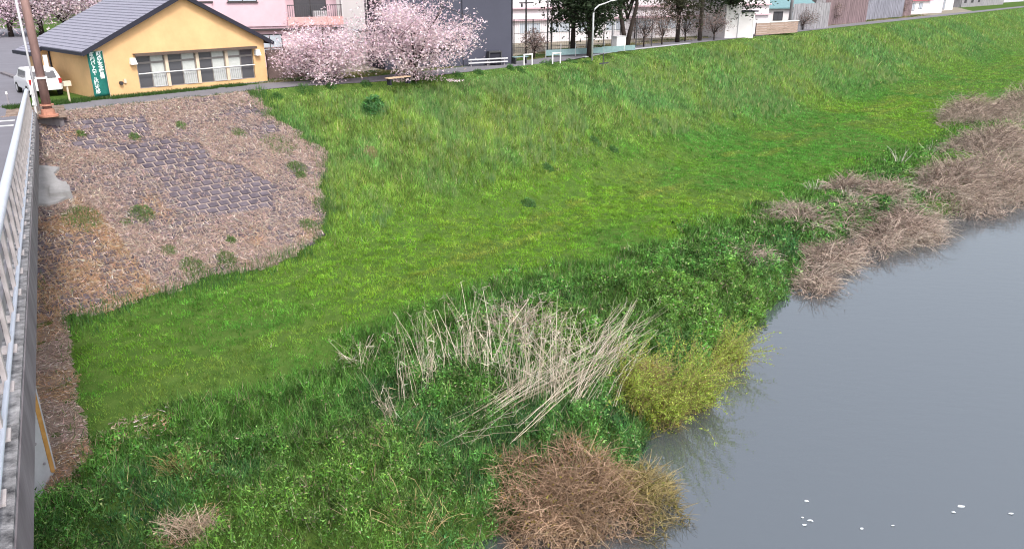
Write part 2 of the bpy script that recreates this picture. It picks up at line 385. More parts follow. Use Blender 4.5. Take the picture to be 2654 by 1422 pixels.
bw, bh = .54, .40
ms = math.hypot(1, (CREST - TOEZ) / (W1 - W0)); tl = math.atan((CREST - TOEZ) / (W1 - W0))
bm_ = MB()
x, y, z0, z1 = bw / 2 - .03, bh / 2 - .028, -.03, .055
bm_.hexa([(-x, -y, z0), (x, -y, z0), (x, y, z0), (-x, y, z0)], [(-x + .03, -y + .03, z1), (x - .03, -y + .03, z1), (x - .03, y - .03, z1), (-x + .03, y - .03, z1)])
block_o = bm_.build('block', M['block'], RV); block_me = block_o.data; bpy.data.objects.remove(block_o)
cells = []
r = 0; w = W0 + .35
while w < -30.2:
    k = 0
    while True:
        l = 4 + k * bw + (bw / 2 if r % 2 else 0); k += 1
        if l > float(REV_R(w)) - .2: break
        a_b = l * .306 - w * .952; lat_b = -(l * LX + w * LY) * bd[1] + (l * LY - w * LX) * bd[0]
        if lat_b > 5: continue
        cells.append((l, w))
    w += bh / ms; r += 1
cl = np.array(cells); inp = inpoly(cl[:, 0], cl[:, 1], PATCH1) | inpoly(cl[:, 0], cl[:, 1], PATCH2)
order = np.argsort(~inp, kind='stable')
rest = MB(); ang = math.atan2(LY, LX)
tilt = Matrix.Rotation(-tl, 4, 'X')
base_rot = Matrix.Rotation(ang, 4, 'Z')
nb = 0
for i in order:
    l, w = cl[i]; x, y = lw(l, w)
    # local x along the levee, local y uphill (towards -w)
    mtx = Matrix.Translation((x, y, float(H(np.array([l]), np.array([w]))[0]) + .03 + random.uniform(-.015, .012))) @ base_rot @ Matrix.Rotation(tl + random.gauss(0, .012), 4, 'X') @ Matrix.Rotation(random.gauss(0, .012), 4, 'Z') @ Matrix.Rotation(random.gauss(0, .01), 4, 'Y')
    if inp[i] and nb < 300:
        o = bpy.data.objects.new('block', block_me); COL.objects.link(o); o.parent = RV; o.matrix_local = mtx; nb += 1
    else:
        rest.add([tuple(mtx @ v.co) for v in block_me.vertices], [tuple(p.vertices) for p in block_me.polygons])
tag(rest.build('block_field', M['block'], RV), kind='stuff')

# ------------------------------------------------------------------ vegetation tools
def view_keep(x, y, z, mx=.15):           # leave out what stands far outside the photographed place
    d = y * _c - z * _s; u = (x / d) * _F / 1327; v = (y * _s + z * _c) / d * _F / 711
    return (d > 2) & (np.abs(u) < 1 + mx) & (v > -1 - mx * 1.6) & (v < 1.4)
def unit(v): return v / (np.linalg.norm(v, axis=-1, keepdims=True) + 1e-9)
def blade_tris(p, h, wd, lean, az=None):
    n = len(p); az = rng.uniform(0, 2 * np.pi, n) if az is None else az
    la = rng.uniform(0, 2 * np.pi, n)
    t = p + np.stack([np.cos(la) * lean * h, np.sin(la) * lean * h, h * np.sqrt(np.clip(1 - lean ** 2, .05, 1))], -1)
    sx = np.stack([np.cos(az) * wd / 2, np.sin(az) * wd / 2, np.zeros(n)], -1)
    return np.stack([p - sx, p + sx, t], 1)
def leaf_tris(p, size, flat=.5):
    n = len(p); d = rng.normal(size=(n, 3)); d[:, 2] *= flat; d = unit(d)
    e = rng.normal(size=(n, 3)); e = unit(np.cross(d, e))
    s = size[:, None]
    return np.stack([p - d * s * .5 - e * s * .28, p - d * s * .5 + e * s * .28, p + d * s * .6], 1)
def mixc(a, b, t): return np.asarray(a)[None] * (1 - t[:, None]) + np.asarray(b)[None] * t[:, None]
def jit(c, s): return np.clip(c * (1 + rng.normal(0, s, (len(c), 1))) * (1 + rng.normal(0, s * .35, c.shape)), .002, .95)
def sample(n, l0, l1, w0, w1):
    l = rng.uniform(l0, l1, n); w = rng.uniform(w0, w1, n); return l, w
def xyz(l, w, dz=0): return np.stack([l * LX + w * LY, l * LY - w * LX, H(l, w) + dz], -1)
def blat(l, w): x, y = l * LX + w * LY, l * LY - w * LX; return -x * bd[1] + y * bd[0]    # metres left of the camera line, towards the bridge
def dry_strip(l, w): return (w < -19.7) & (l < np.interp(w, [-30, -26.7, -22.7, -20.7, -19.7], [8.6, 7.4, 6.3, 5.8, 4.4]) + .5 * (fbm(l * .9, w * .9, 61) - .5))

# ---- grass on slope and berm
bands = [(-4, 12, 170000), (12, 25, 170000), (25, 40, 190000), (40, 62, 170000), (62, 100, 130000), (100, 170, 80000), (170, 330, 40000)]
V = []; C = []
for (l0, l1, n) in bands:
    l, w = sample(n, l0, l1, -41.9, -13)
    p = xyz(l, w); ok = view_keep(*p.T) & ~in_rev(l, w) & ~dry_strip(l, w)
    rw = rough_w(l); ok &= (w > W0 + co(l) - .05) & (w < rw + 2.5) & (w < edge_w(l) - .6)
    l, w, p = l[ok], w[ok], p[ok]; n = len(l); d = np.linalg.norm(p, axis=1)
    tall = 1 - sst(W1 - 4.5, W1 + 1.5, w + 3.0 * (fbm(l * .12, w * .12, 3) - .5))         # slope is uncut, berm is mown
    big = fbm(l * .11, w * .16, 8); med = fbm(l * .45, w * .5, 15); fine = fbm(l * 1.6, w * 1.6, 18)
    h = (.075 + .15 * rng.random(n) * sst(.3, .75, fbm(l * 2.4, w * 2.4, 20, 2))) * (1 - tall) + tall * (.16 + .30 * rng.random(n) * (0.4 + 1.1 * med))
    h = h * (.12 + .88 * sst(-41.7, -39.6, w - co(l))); tuft = sst(.55, .75, fine) * tall; h = h * (1 + .55 * tuft)
    wd = np.clip(.00085 * d, .014, .10) * (1 + .35 * rng.random(n))
    v = blade_tris(p - [0, 0, .02], h * np.clip(d / 70, 1, 1.35), wd, rng.uniform(.15, .92, n) * (1 - .22 * tall))
    c = mixc((.075, .215, .028), (.135, .265, .022), sst(.36, .66, big))                    # deep green to yellow green
    c = c * (1 - tall[:, None]) * 1.0 + tall[:, None] * mixc((.115, .235, .072), (.185, .270, .060), sst(.34, .66, big * .6 + med * .4))
    trk = np.exp(-((w + 26.2 + .8 * (fbm(l * .08, l * 0, 28) - .5)) / .45) ** 2) + np.exp(-((w + 24.4 + .8 * (fbm(l * .08, l * 0, 28) - .5)) / .45) ** 2)
    trk = trk * sst(.42, .6, fbm(l * .3, w * .3, 29)) * sst(14, 24, l)
    h = h * (1 - .5 * trk); yel = np.clip(sst(.62, .76, fbm(l * .16 + 9, w * .22, 27)) * .42 * (1 - .6 * tall) + .6 * trk, 0, .8)[:, None]
    c = c * (1 - yel) + yel * np.array([[.23, .255, .045]])
    dry = (rng.random(n) < .05 * tall + .012) ; c[dry] = np.array([.36, .34, .17])
    clp = fbm(l * 3.1, w * 3.1, 19, 2)[:, None]; c = c * (np.array([[1.5, 1.48, 1.5]]) + (1 - tall)[:, None] * np.array([[.02, -.02, .25]])) * (.16 + .85 * fine[:, None] + .85 * clp)
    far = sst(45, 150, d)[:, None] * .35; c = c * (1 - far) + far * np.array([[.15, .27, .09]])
    V.append(v); C.append(jit(c, .26))
# taller seed-head tufts standing out of the slope grass
nt_ = 5600; l, w = sample(nt_, 14, 110, -40.3, -30)
ok = ~in_rev(l - .3, w) & (w > -40.4 + co(l)) & (fbm(l * .3, w * .3, 33) > .44) & (rng.random(nt_) < np.clip(40 / np.maximum(l, 20), .2, 1)); l, w = l[ok], w[ok]
k = 12; l = np.repeat(l, k) + rng.normal(0, .07, len(l) * k); w = np.repeat(w, k) + rng.normal(0, .07, len(w) * k); p = xyz(l, w); d = np.linalg.norm(p, axis=1); n = len(l)
V.append(blade_tris(p, (.42 + .28 * rng.random(n)), np.clip(.0006 * d, .012, .06), rng.uniform(.02, .35, n)))
tc = np.repeat(rng.random(n // k), k); C.append(jit(mixc((.15, .30, .10), (.36, .43, .18), tc), .12))
tag(npmesh('grass', np.concatenate(V), 3, np.concatenate(C), M['leaf']), 'green grass on levee slope and mown berm', 'grass', kind='stuff')

# ---- rough weeds along the river and in front
V = []; C = []
for (l0, l1, n) in [(-4, 8, 150000), (8, 20, 250000), (20, 32, 170000), (32, 50, 130000), (50, 90, 60000), (90, 200, 20000)]:
    l, w = sample(n, l0, l1, -26, -8.5)
    p = xyz(l, w); rw = rough_w(l) + 3.6 * (fbm(l * .45, w * .45, 51) - .5) + rng.normal(0, .35, n)
    ok = view_keep(*p.T) & ~dry_strip(l, w) & (w > rw - .6) & (w < edge_w(l) + .35)
    bare = inpoly(l, w, [(6.0, -21.6), (6.8, -21.9), (7.9, -21.7), (8.3, -20.9), (7.4, -20.4), (6.9, -20.7), (6.1, -20.3)]) | inpoly(l, w, [(5.4, -16.5), (6.9, -16.7), (7.1, -15.4), (5.6, -15.2)])
    ok &= ~(bare & (rng.random(n) < .55))
    l, w, p = l[ok], w[ok], p[ok]; n = len(l); d = np.linalg.norm(p, axis=1)
    med = fbm(l * .55, w * .55, 71); fine = fbm(l * 2.2, w * 2.2, 73); big = fbm(l * .15, w * .15, 75)
    hb = (.10 + .55 * sst(.35, .7, med) + .30 * sst(.4, .7, fine)) * np.clip((w - rw[ok] + 1.2) / 4.0, .14, 1)
    up = np.sqrt(rng.random(n)); p[:, 2] += hb * up - .02
    s = np.clip(.0034 * d, .05, .16) * (.6 + .8 * rng.random(n))
    leafy = rng.random(n) < .55
    v1 = leaf_tris(p[leafy], s[leafy] * 1.0, .55)
    q = p[~leafy].copy(); q[:, 2] -= hb[~leafy] * .3
    v2 = blade_tris(q, .22 + .30 * rng.random(len(q)), np.clip(.0009 * d[~leafy], .014, .05), rng.uniform(.15, .85, len(q)))
    c = mixc((.055, .150, .045), (.115, .265, .050), sst(.3, .7, fine * .5 + med * .5))
    c = c * (1 - .45 * sst(.55, .75, big)[:, None]) + .45 * sst(.55, .75, big)[:, None] * np.array([[.17, .28, .03]])
    c *= (.85 + .35 * fine[:, None])
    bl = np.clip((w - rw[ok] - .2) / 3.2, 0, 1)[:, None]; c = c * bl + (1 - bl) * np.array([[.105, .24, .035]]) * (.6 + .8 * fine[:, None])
    dry = rng.random(n) < .05 + .10 * sst(.6, .8, fbm(l * .8, w * .8, 79)); c[dry] = np.array([.36, .29, .17])
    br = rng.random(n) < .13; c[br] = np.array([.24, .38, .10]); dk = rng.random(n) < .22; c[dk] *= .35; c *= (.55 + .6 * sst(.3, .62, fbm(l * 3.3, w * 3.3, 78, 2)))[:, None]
    c = jit(c * np.array([[1.22, 1.27, 1.5]]), .3)
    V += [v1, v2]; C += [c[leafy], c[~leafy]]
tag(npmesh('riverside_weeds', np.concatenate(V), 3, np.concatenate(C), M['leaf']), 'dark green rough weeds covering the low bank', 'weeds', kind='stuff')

# ---- dry litter over revetment and under the bridge
V = []; C = []
def litter(l, w, dens, lift=.07):
    n = len(l); ok = rng.random(n) < dens; l, w = l[ok], w[ok]; n = len(l); p = xyz(l, w, lift)
    a = rng.normal(0, .9, n) + np.where(rng.random(n) < .5, 0, np.pi); L = .08 + .24 * rng.random(n)
    dl, dw = np.cos(a) * L / 2, np.sin(a) * L / 2
    p0 = xyz(l - dl, w - dw, lift + rng.uniform(0, .08, n)); p1 = xyz(l + dl, w + dw, lift + rng.uniform(0, .14, n))
    sd = unit(np.cross(p1 - p0, rng.normal(size=(n, 3)) * .4 + [0, 0, 1])) * (.006 + .011 * rng.random(n))[:, None]
    V.append(np.stack([p0 - sd, p0 + sd, p1], 1))
    org = .7 * sst(.52, .66, fbm(l * .35, w * .35, 93) + .35 * (l < 12) * (w > -35) - .12)
    c = mixc((.44, .32, .27), (.30, .22, .185), rng.random(n)); c = c * (1 - org[:, None]) + org[:, None] * mixc((.48, .29, .14), (.34, .20, .11), rng.random(n))
    lt = rng.random(n) < .14; c[lt] = (.62, .54, .48); C.append(jit(c, .18))
n = 250000; l, w = sample(n, 3, 24.6, -41.7, -29.3)
exn = .72 + .34 * sst(.35, .6, fbm(l * 1.1, w * 1.1, 97)); ex = np.clip(inpoly(l + .5 * (fbm(l, w, 98) - .5), w, PATCH1) * exn + inpoly(l, w + .5 * (fbm(l, w, 94) - .5), PATCH2) * (exn - .06), 0, 1)
cover = .35 + .65 * sst(.36, .56, fbm(l * .5, w * .6, 95)) - .35 * sst(.62, .8, fbm(l * .7 + 5, w * .7, 96))
litter(l, w, np.where(in_rev(l, w) & (blat(l, w) < 5), np.clip(cover * (1 - ex), 0, 1), 0))
n = 45000; l, w = sample(n, -1, 9.5, -30.5, -19); litter(l, w, np.where(dry_strip(l, w) & (blat(l, w) < 5), .9, 0), .02)
n = 9000; l, w = sample(n, 4, 9, -22.4, -14.6); litter(l, w, np.where(inpoly(l, w, [(6.0, -21.6), (6.8, -21.9), (7.9, -21.7), (8.3, -20.9), (7.4, -20.4), (6.9, -20.7), (6.1, -20.3)]) | inpoly(l, w, [(5.4, -16.5), (6.9, -16.7), (7.1, -15.4), (5.6, -15.2)]), .4, 0), .06)
tag(npmesh('dry_straw', np.concatenate(V), 3, np.concatenate(C), M['straw']), 'dry brown straw littering the block slope by the bridge', 'straw', kind='stuff')
DG = grid('dry_ground', np.arange(-6, 9.4, .16), np.arange(-29.9, -18.6, .16), M['litter_ground'], H, .02)
clip_sheet(DG, dry_strip); tag(DG, kind='structure')

# ---- green plants: single clumps one can point at
def clump(name, label, cat, l, w, rad, h, n, cA, cB, size=.12, group=None, mt='leaf', upright=.5, zoff=0., squash=1.):
    x, y = lw(l, w); z = float(H(np.array([l]), np.array([w]))[0])
    E = empty(name, (x, y, z), 90, label, cat, group)
    rr = rad * np.sqrt(rng.random(n)); a = rng.uniform(0, 2 * np.pi, n); px_ = rr * np.cos(a); py_ = rr * np.sin(a) * squash
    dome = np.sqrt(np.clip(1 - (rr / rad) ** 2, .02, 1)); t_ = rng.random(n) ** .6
    gl = (x + px_) * LX + (y + py_) * LY; gw = (x + px_) * LY - (y + py_) * LX
    gz = H(gl, gw) - z
    k = int(n * upright)
    pz = gz + h * dome * t_ * (.75 + .5 * vnoise(px_ * 3 + 7, py_ * 3 + l, 5)) + zoff
    p = np.stack([px_, py_, pz], -1)
    v1 = leaf_tris(p[k:], size * (.5 + rng.random(n - k)), .6)
    q = np.stack([px_[:k], py_[:k], gz[:k]], -1)
    v2 = blade_tris(q, h * (.5 + .6 * rng.random(k)) * dome[:k] + .05, np.full(k, .02 + size * .12), rng.uniform(.05, .6, k))
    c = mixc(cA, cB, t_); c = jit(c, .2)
    npmesh('foliage', np.concatenate([v2, v1]), 3, np.concatenate([c[:k], c[k:]]), M[mt], E)
    return E
G1, G2 = (.03, .095, .03), (.085, .20, .05)
def slope_lw(u, v):
    a, b_ = (u - 1327) / _F, (711 - v) / _F; X, Y, Z = a, _c + b_ * _s, -_s + b_ * _c; mm = -6.1 / 12.3; Wd = X * LY - Y * LX
    t = (CREST + mm * 41.8) / (Z - mm * Wd); return t * (X * LX + Y * LY), t * Wd
l, w = slope_lw(972, 312); clump('weed_clump', 'large dark green leafy weed alone high on the grass slope', 'weed', l, w, .75, .75, 620, (.04, .13, .05), (.10, .25, .08), .17, upright=.3)
l, w = slope_lw(962, 405); clump('dead_tuft', 'pale dead grass tuft on the slope below the dark weed', 'grass tuft', l, w, .42, .45, 420, (.12, .09, .05), (.45, .36, .2), .08, mt='straw', upright=.8)
for i, (u, v, r_, h_) in enumerate([(215, 575, .85, .42), (370, 560, .6, .35), (620, 350, .45, .25), (725, 380, 1.1, .3), (770, 440, .6, .35), (845, 540, .7, .4), (700, 300, .5, .25), (470, 330, .3, .3), (660, 250, .35, .4), (440, 655, .35, .3), (600, 630, .25, .3), (800, 590, .5, .35), (350, 362, .28, .3), (210, 352, .25, .25), (780, 460, .3, .35), (500, 700, .6, .4), (590, 680, .5, .4), (330, 580, .3, .2)]):
    l, w = slope_lw(u, v)
    clump('weed_tuft', 'green weed tuft growing among dry straw on the block slope', 'weed', l, w, r_, h_, int(900 * r_ + 200), (.07, .14, .045), (.15, .26, .075), .08, 'weeds on the block slope', upright=.75)
for i, (u, v) in enumerate([(790, 233), (930, 228), (1030, 214), (1090, 220), (1230, 212), (1320, 208), (1350, 215), (1410, 190), (1480, 183), (1525, 182), (1680, 170), (860, 236), (1180, 222), (720, 247)]):
    l, w = slope_lw(u, v + 6)
    clump('crest_tuft', 'dark tuft of weeds on the lip of the grass slope beside the path', 'weed', l, max(w, -41.6 + float(co(l))), random.uniform(.3, .7), random.uniform(.18, .4), 240, G1, (.11, .24, .06), .10, 'weeds along the path edge', upright=.65)
for i, (u, v) in enumerate([(1540, 410), (1370, 575), (1590, 430), (2000, 165), (2120, 190), (2380, 145), (1480, 285), (1420, 480), (1900, 300), (1700, 350)]):
    l, w = slope_lw(u, v)
    clump('slope_weed', 'dark green weed dotted on the open grass slope', 'weed', l, w, random.uniform(.3, .5), .35, 300, (.06, .14, .045), (.12, .25, .08), .10, 'weeds dotted on the slope', upright=.6)
# edge growth along the revetment foot
V = []; C = []
n = 46000; l, w = sample(n, 6, 24.6, -42, -28.4)
df = np.minimum(np.where(l < 19, np.abs(w + 29.7), 9), np.where(w < -30, np.abs(l - REV_R(w) - .15), 9)); ok = (rng.random(n) < np.exp(-(df / (.25 + .9 * fbm(l * .7, w * .7, 90) ** 2)) ** 2)) & ((l > 8.2))
l, w = l[ok], w[ok]; n = len(l); p = xyz(l, w); hh = .3 + .4 * fbm(l * 1.1, w * 1.1, 99)
v = blade_tris(p, hh * (.5 + .7 * rng.random(n)), .02 + .02 * rng.random(n), rng.uniform(.1, .6, n)); c = jit(mixc((.05, .14, .045), (.13, .25, .06), rng.random(n)), .25)
n2 = 30000; l, w = sample(n2, 2, 26, -41.6, -19.5); near = (in_rev(l, w) & ~in_rev(l + .55, w + .35)) | (dry_strip(l, w) & ~dry_strip(l + .5, w))
ok = near & (fbm(l * 1.3, w * 1.3, 91) > .45); l, w = l[ok], w[ok]; n2 = len(l); p = xyz(l, w)
v = np.concatenate([v, blade_tris(p, .12 + .3 * rng.random(n2), .018 + .02 * rng.random(n2), rng.uniform(.1, .8, n2))]); c = np.concatenate([c, jit(mixc((.07, .17, .05), (.17, .28, .08), rng.random(n2)), .25)])
tag(npmesh('edge_grass', v, 3, c, M['leaf']), 'taller green grass fringing the foot of the block slope', 'grass', kind='stuff')

# ---- reeds and thickets
def stems(sp, cA, cB, r=(.008, .016)):
    """sp (n,k,3) polylines -> 3-sided tapered tubes as quads"""
    sp = np.asarray(sp, float); n, k, _ = sp.shape; rad = rng.uniform(r[0], r[1], n); t = rng.random(n)
    c = mixc(cA, cB, t) * rng.uniform(.7, 1.25, (n, 1)); ph = rng.uniform(0, 6.28, n)
    d = unit(sp[:, -1] - sp[:, 0]); a = unit(np.cross(d, np.array([.3, .5, .81]))); b = np.cross(d, a)
    rings = []
    for i in range(k):
        f = rad * (1 - .6 * i / (k - 1))
        rings.append(np.stack([sp[:, i] + (a * np.cos(ph + j * 2.094)[:, None] + b * np.sin(ph + j * 2.094)[:, None]) * f[:, None] for j in range(3)], 1))
    q = [np.stack([rings[i][:, j], rings[i][:, (j + 1) % 3], rings[i + 1][:, (j + 1) % 3], rings[i + 1][:, j]], 1) for i in range(k - 1) for j in range(3)]
    return np.concatenate(q), np.clip(np.tile(c, (len(q), 1)), .01, .9)
def gz(x, y): return slope_at(x, y)
def gza(x, y): return H(x * LX + y * LY, x * LY - y * LX)
def bent(p, th, L, lean, droop, k=4, kink=.09):
    dr = np.stack([np.cos(th), np.sin(th)], -1); d = np.concatenate([dr * lean[:, None], np.sqrt(np.clip(1 - lean ** 2, .02, 1))[:, None]], 1); out = []; p = p.copy()
    add = np.concatenate([dr * droop[:, None], -.9 * droop[:, None]], 1)
    for i in range(k):
        out.append(p.copy()); p = p + d * (L / (k - 1))[:, None]; d = unit(d + add + rng.normal(0, kink, d.shape))
    return np.stack(out, 1)
def straps(p, L, wd, flat=.8):
    n = len(p); d = rng.normal(size=(n, 3)); d[:, 2] *= flat; d = unit(d); e = unit(np.cross(d, rng.normal(size=(n, 3)))) * wd[:, None] / 2
    return np.stack([p - e, p + e, p + d * L[:, None]], 1)
PALE1, PALE2 = (.40, .33, .24), (.70, .64, .53)
def reed_clump(label, x, y, rad, n, L, lean, droop=.12, dr=None, spread=1.6, cA=PALE1, cB=PALE2, r=(.006, .0135), group='dry reeds on the bank', name='reed_clump', leaves=0, cat='reeds'):
    z = gz(x, y); E = empty(name, (x, y, z), 90, label, cat, group)
    a = rng.uniform(0, 6.283, n); q = rad * np.sqrt(rng.random(n)); px_, py_ = q * np.cos(a), q * np.sin(a)
    th = rng.normal(dr, spread, n) if dr is not None else a
    p = np.stack([px_, py_, np.maximum(gza(x + px_, y + py_), WAT - .2) - z - .05], -1)
    sp = bent(p, th, L * rng.uniform(.45, 1.15, n), np.clip(np.abs(rng.normal(lean, .17, n)), 0, .97), droop * rng.uniform(.3, 1.6, n))
    v, c = stems(sp, cA, cB, r); npmesh('stems', v, 4, c, M['straw'], E)['kind'] = 'stuff'
    if leaves:
        idx = rng.integers(0, n, leaves); seg = rng.integers(1, 4, leaves)
        p = sp[idx, seg] + rng.normal(0, .02, (leaves, 3))
        v = straps(p, .12 + .30 * rng.random(leaves), .010 + .012 * rng.random(leaves), .9)
        npmesh('dry_leaves', v, 3, jit(mixc(tuple(np.array(cA) * .75), cB, rng.random(leaves)), .2), M['straw'], E)['kind'] = 'stuff'
    return E
# arc of tall pale reeds in the foreground: every stand is a clump
arc = [(1015, 1085, .25, 14, 1.9, .35, -1.9), (950, 960, .45, 26, 1.2, .85, 2.4), (1075, 1040, .5, 16, 2.5, .22, 2.2), (1130, 1015, .5, 16, 2.6, .20, 1.9), (1200, 990, .5, 18, 2.8, .22, 1.8), (1270, 1010, .6, 24, 3.0, .24, 1.9), (1340, 1030, .6, 28, 3.0, .24, 1.5), (1410, 1045, .6, 28, 3.0, .26, 1.4), (1480, 1030, .55, 22, 2.8, .32, 2.0), (1540, 965, .5, 18, 2.2, .45, 1.9)]
for i, (u, v, rd, n, L, le, dr) in enumerate(arc):
    x, y, _ = onz(u, v, -12.45); reed_clump('short pale reeds broken and splayed at the open end of the arc' if i == 0 else 'flattened pinkish reed tuft lying behind the open end of the arc' if i == 1 else 'tall pale dry reeds standing in the arc on the low bank', x, y, rd, int(n * 1.3), L, le, .06, dr, .75, leaves=n * 7)
x, y, _ = onz(1350, 890, -12.4); reed_clump('dense tangled crown of pale dry reeds behind the standing arc', x, y, 1.1, 170, 1.8, .55, .2, 1.57, 1.6, leaves=1300, cA=(.36, .28, .23), cB=(.58, .50, .42), r=(.008, .015))
x, y, _ = onz(1330, 1130, -12.5)
for (u, v, du, dv, n, L, lab) in [(1170, 1150, 480, -260, 0, 0, '')]: pass
def fallen(label, ends, group='dry reeds on the bank'):
    x0, y0, _ = onz(*ends[0][:2], -12.5); z = gz(x0, y0); E = empty('fallen_reeds', (x0, y0, z), 90, label, 'reeds', group); sp = []
    for (u0, v0, h0, u1, v1, h1) in ends:
        for k in range(2):
            a = np.array(onz(u0 + random.uniform(-14, 14), v0 + random.uniform(-10, 10), -12.5)); b_ = np.array(onz(u1 + random.uniform(-22, 22), v1 + random.uniform(-14, 14), -12.5))
            a[2] = gz(a[0], a[1]) + h0 + .1; b_[2] = max(gz(b_[0], b_[1]), WAT) + h1 + .1
            mdl = (a + b_) / 2 + np.array([random.gauss(0, .08), random.gauss(0, .08), .18 + random.gauss(0, .06)])
            m1 = a + (mdl - a) * .55 + np.random.default_rng(len(sp)).normal(0, .09, 3); m2 = mdl + (b_ - mdl) * .5 + np.random.default_rng(len(sp) + 99).normal(0, .10, 3)
            sp.append(np.array([a, m1, mdl, m2, b_]) - np.array([x0, y0, z]))
    v, c = stems(sp, PALE1, PALE2, (.005, .011)); npmesh('stems', v, 4, c, M['straw'], E)['kind'] = 'stuff'
fallen('long pale reed stems fallen across the weeds towards the yellow bush',
       [(random.randint(1150, 1480), random.randint(1080, 1165), .12, random.randint(1560, 1690), random.randint(890, 1020), .75 + random.random() * .7) for i in range(15)])
fallen('tan bundle of bent reeds piled beside the yellow bush',
       [(random.randint(1480, 1600), random.randint(1000, 1120), .3, random.randint(1600, 1720), random.randint(850, 980), .8 + random.random() * .6) for i in range(22)])
fallen('few pale broken reed stems lying flat on weeds below the arc', [(1150, 985, .2, 1360, 1100, .15), (1360, 1075, .15, 1200, 1180, .2), (1120, 1180, .15, 1420, 1125, .2), (1340, 960, .4, 1240, 1120, .2), (1130, 1130, .1, 1260, 1190, .2), (1380, 1000, .4, 1300, 1080, .2)])
# brown thicket mounds
def thicket(label, x, y, rx, ry, h, n, cA, cB, name='thicket', leaves=0, lcol=None, cat='thicket', group=None, rot=0., r=(.005, .011), lsize=.08, dens=2.2, L0=.9, droopy=.22):
    rx *= 1.15; n = int(n * dens); z = max(gz(x, y), WAT); E = empty(name, (x, y, z), 90, label, cat, group); cr, sr = math.cos(rot), math.sin(rot); sd = rng.uniform(0, 200)
    def place(k):
        a = rng.uniform(0, 6.283, k); q = rng.random(k) ** .55; lob = .45 + 1.05 * vnoise(np.cos(a) * 2.1 + sd, np.sin(a) * 2.1 + sd, 9)
        bx, by = rx * q * lob * np.cos(a), ry * q * lob * np.sin(a); px_, py_ = bx * cr - by * sr, bx * sr + by * cr
        dome = np.clip(1 - q ** 2.6, 0, 1) * (.45 + .9 * fbm((x + px_) * 1.3, (y + py_) * 1.3, 13, 2))
        return a, px_, py_, dome, q
    a, px_, py_, dome, q = place(n); tt = rng.random(n) ** .7
    p = np.stack([px_, py_, np.maximum(gza(x + px_, y + py_), WAT - .05) - z + h * dome * tt * .85], -1)
    th = np.where(rng.random(n) < .22, a + rot + rng.normal(0, .7, n), rng.uniform(0, 6.283, n))
    sp = bent(p, th, L0 * rng.uniform(.3, 1.15, n) * (.7 + .2 * h) * (1.1 - .65 * q ** 2), rng.uniform(.35, .98, n), rng.uniform(.05, 2 * droopy, n))
    v, c = stems(sp, cA, cB, r); c = c * np.tile((.55 + .9 * fbm((x + px_) * 1.1, (y + py_) * 1.1 + p[:, 2], 17, 2))[:, None] * np.where(rng.random(n) < .2, .35, 1)[:, None], (9, 1)); npmesh('stems', v, 4, c, M['straw'], E)['kind'] = 'stuff'
    if leaves:
        k = int(leaves * 1.6); a, px_, py_, dome, q = place(k)
        p = np.stack([px_, py_, np.maximum(gza(x + px_, y + py_), WAT - .05) - z + h * dome * (.35 + .75 * rng.random(k)) + .03], -1)
        npmesh('leaves', leaf_tris(p, lsize * (.6 + .9 * rng.random(k)), .7), 3, jit(mixc(lcol[0], lcol[1], rng.random(k)), .22), M['leaf'], E)['kind'] = 'stuff'
    return E
def arching(E, x, y, rx, ry, rot, n, L, cA, cB, r, leaves=0, lcA=None, lcB=None, lw_=(.05, .012), dirm=None, dsp=1.2, lean=(.15, .8), droop=(.1, .4)):
    """long arching shoots with leaves strung along them, added to a bush"""
    z = E.location.z; cr, sr = math.cos(rot), math.sin(rot); a = rng.uniform(0, 6.283, n); q = np.sqrt(rng.random(n)) * .8
    bx, by = rx * q * np.cos(a), ry * q * np.sin(a); px_, py_ = bx * cr - by * sr, bx * sr + by * cr
    th = rng.uniform(0, 6.283, n) if dirm is None else rng.normal(dirm, dsp, n)
    p = np.stack([px_, py_, np.maximum(gza(x + px_, y + py_), WAT - .1) - z], -1)
    sp = bent(p, th, L * rng.uniform(.4, 1.1, n), rng.uniform(*lean, n), rng.uniform(*droop, n), 6, .13)
    sp[:, :, 2] = np.maximum(sp[:, :, 2], WAT - z - .05)
    v, c = stems(sp, cA, cB, r); npmesh('shoots', v, 4, c, M['straw'], E)['kind'] = 'stuff'
    if leaves:
        idx = rng.integers(0, n, leaves); f = 1.2 + 3.7 * rng.random(leaves); i0 = f.astype(int); t = (f - i0)[:, None]; i0 = np.minimum(i0, 4)
        p = sp[idx, i0] * (1 - t) + sp[idx, i0 + 1] * t + rng.normal(0, .035, (leaves, 3))
        sh = rng.random(n)[idx]
        v = straps(p, lw_[0] * (.5 + rng.random(leaves)), lw_[1] * (.6 + .8 * rng.random(leaves)), 1.)
        npmesh('shoot_leaves', v, 3, jit(mixc(lcA, lcB, np.clip(.6 * sh + .4 * rng.random(leaves), 0, 1)), .2), M['leaf'], E)['kind'] = 'stuff'
RIV = math.atan2(-LX, LY)                # heading from the bank out over the river
BR1, BR2 = (.17, .10, .06), (.56, .39, .27)
x, y, _ = onz(1490, 1290, -13.0); thicket('rusty brown dead thicket hanging over the water below the fallen reeds', x, y, 2.0, 1.5, 1.7, 2000, BR1, BR2, leaves=500, lcol=((.18, .15, .03), (.30, .22, .06)), rot=.6)
E = [o for o in COL.objects if o.name.startswith('thicket')][-1]; arching(E, x, y, 2.0, 1.4, .6, 420, 1.9, (.26, .17, .11), (.62, .47, .33), (.005, .011), 1200, (.22, .16, .06), (.50, .36, .20), (.12, .014), RIV, 1.6, (.2, .9), (.12, .5))
x, y, _ = onz(1660, 1280, -13.2); thicket('olive brown twiggy fringe beside the rusty thicket at the waterline', x, y, .9, 1.3, 1.2, 700, (.22, .17, .07), (.36, .29, .14), leaves=500, lcol=((.12, .12, .03), (.24, .22, .06)), rot=.5)
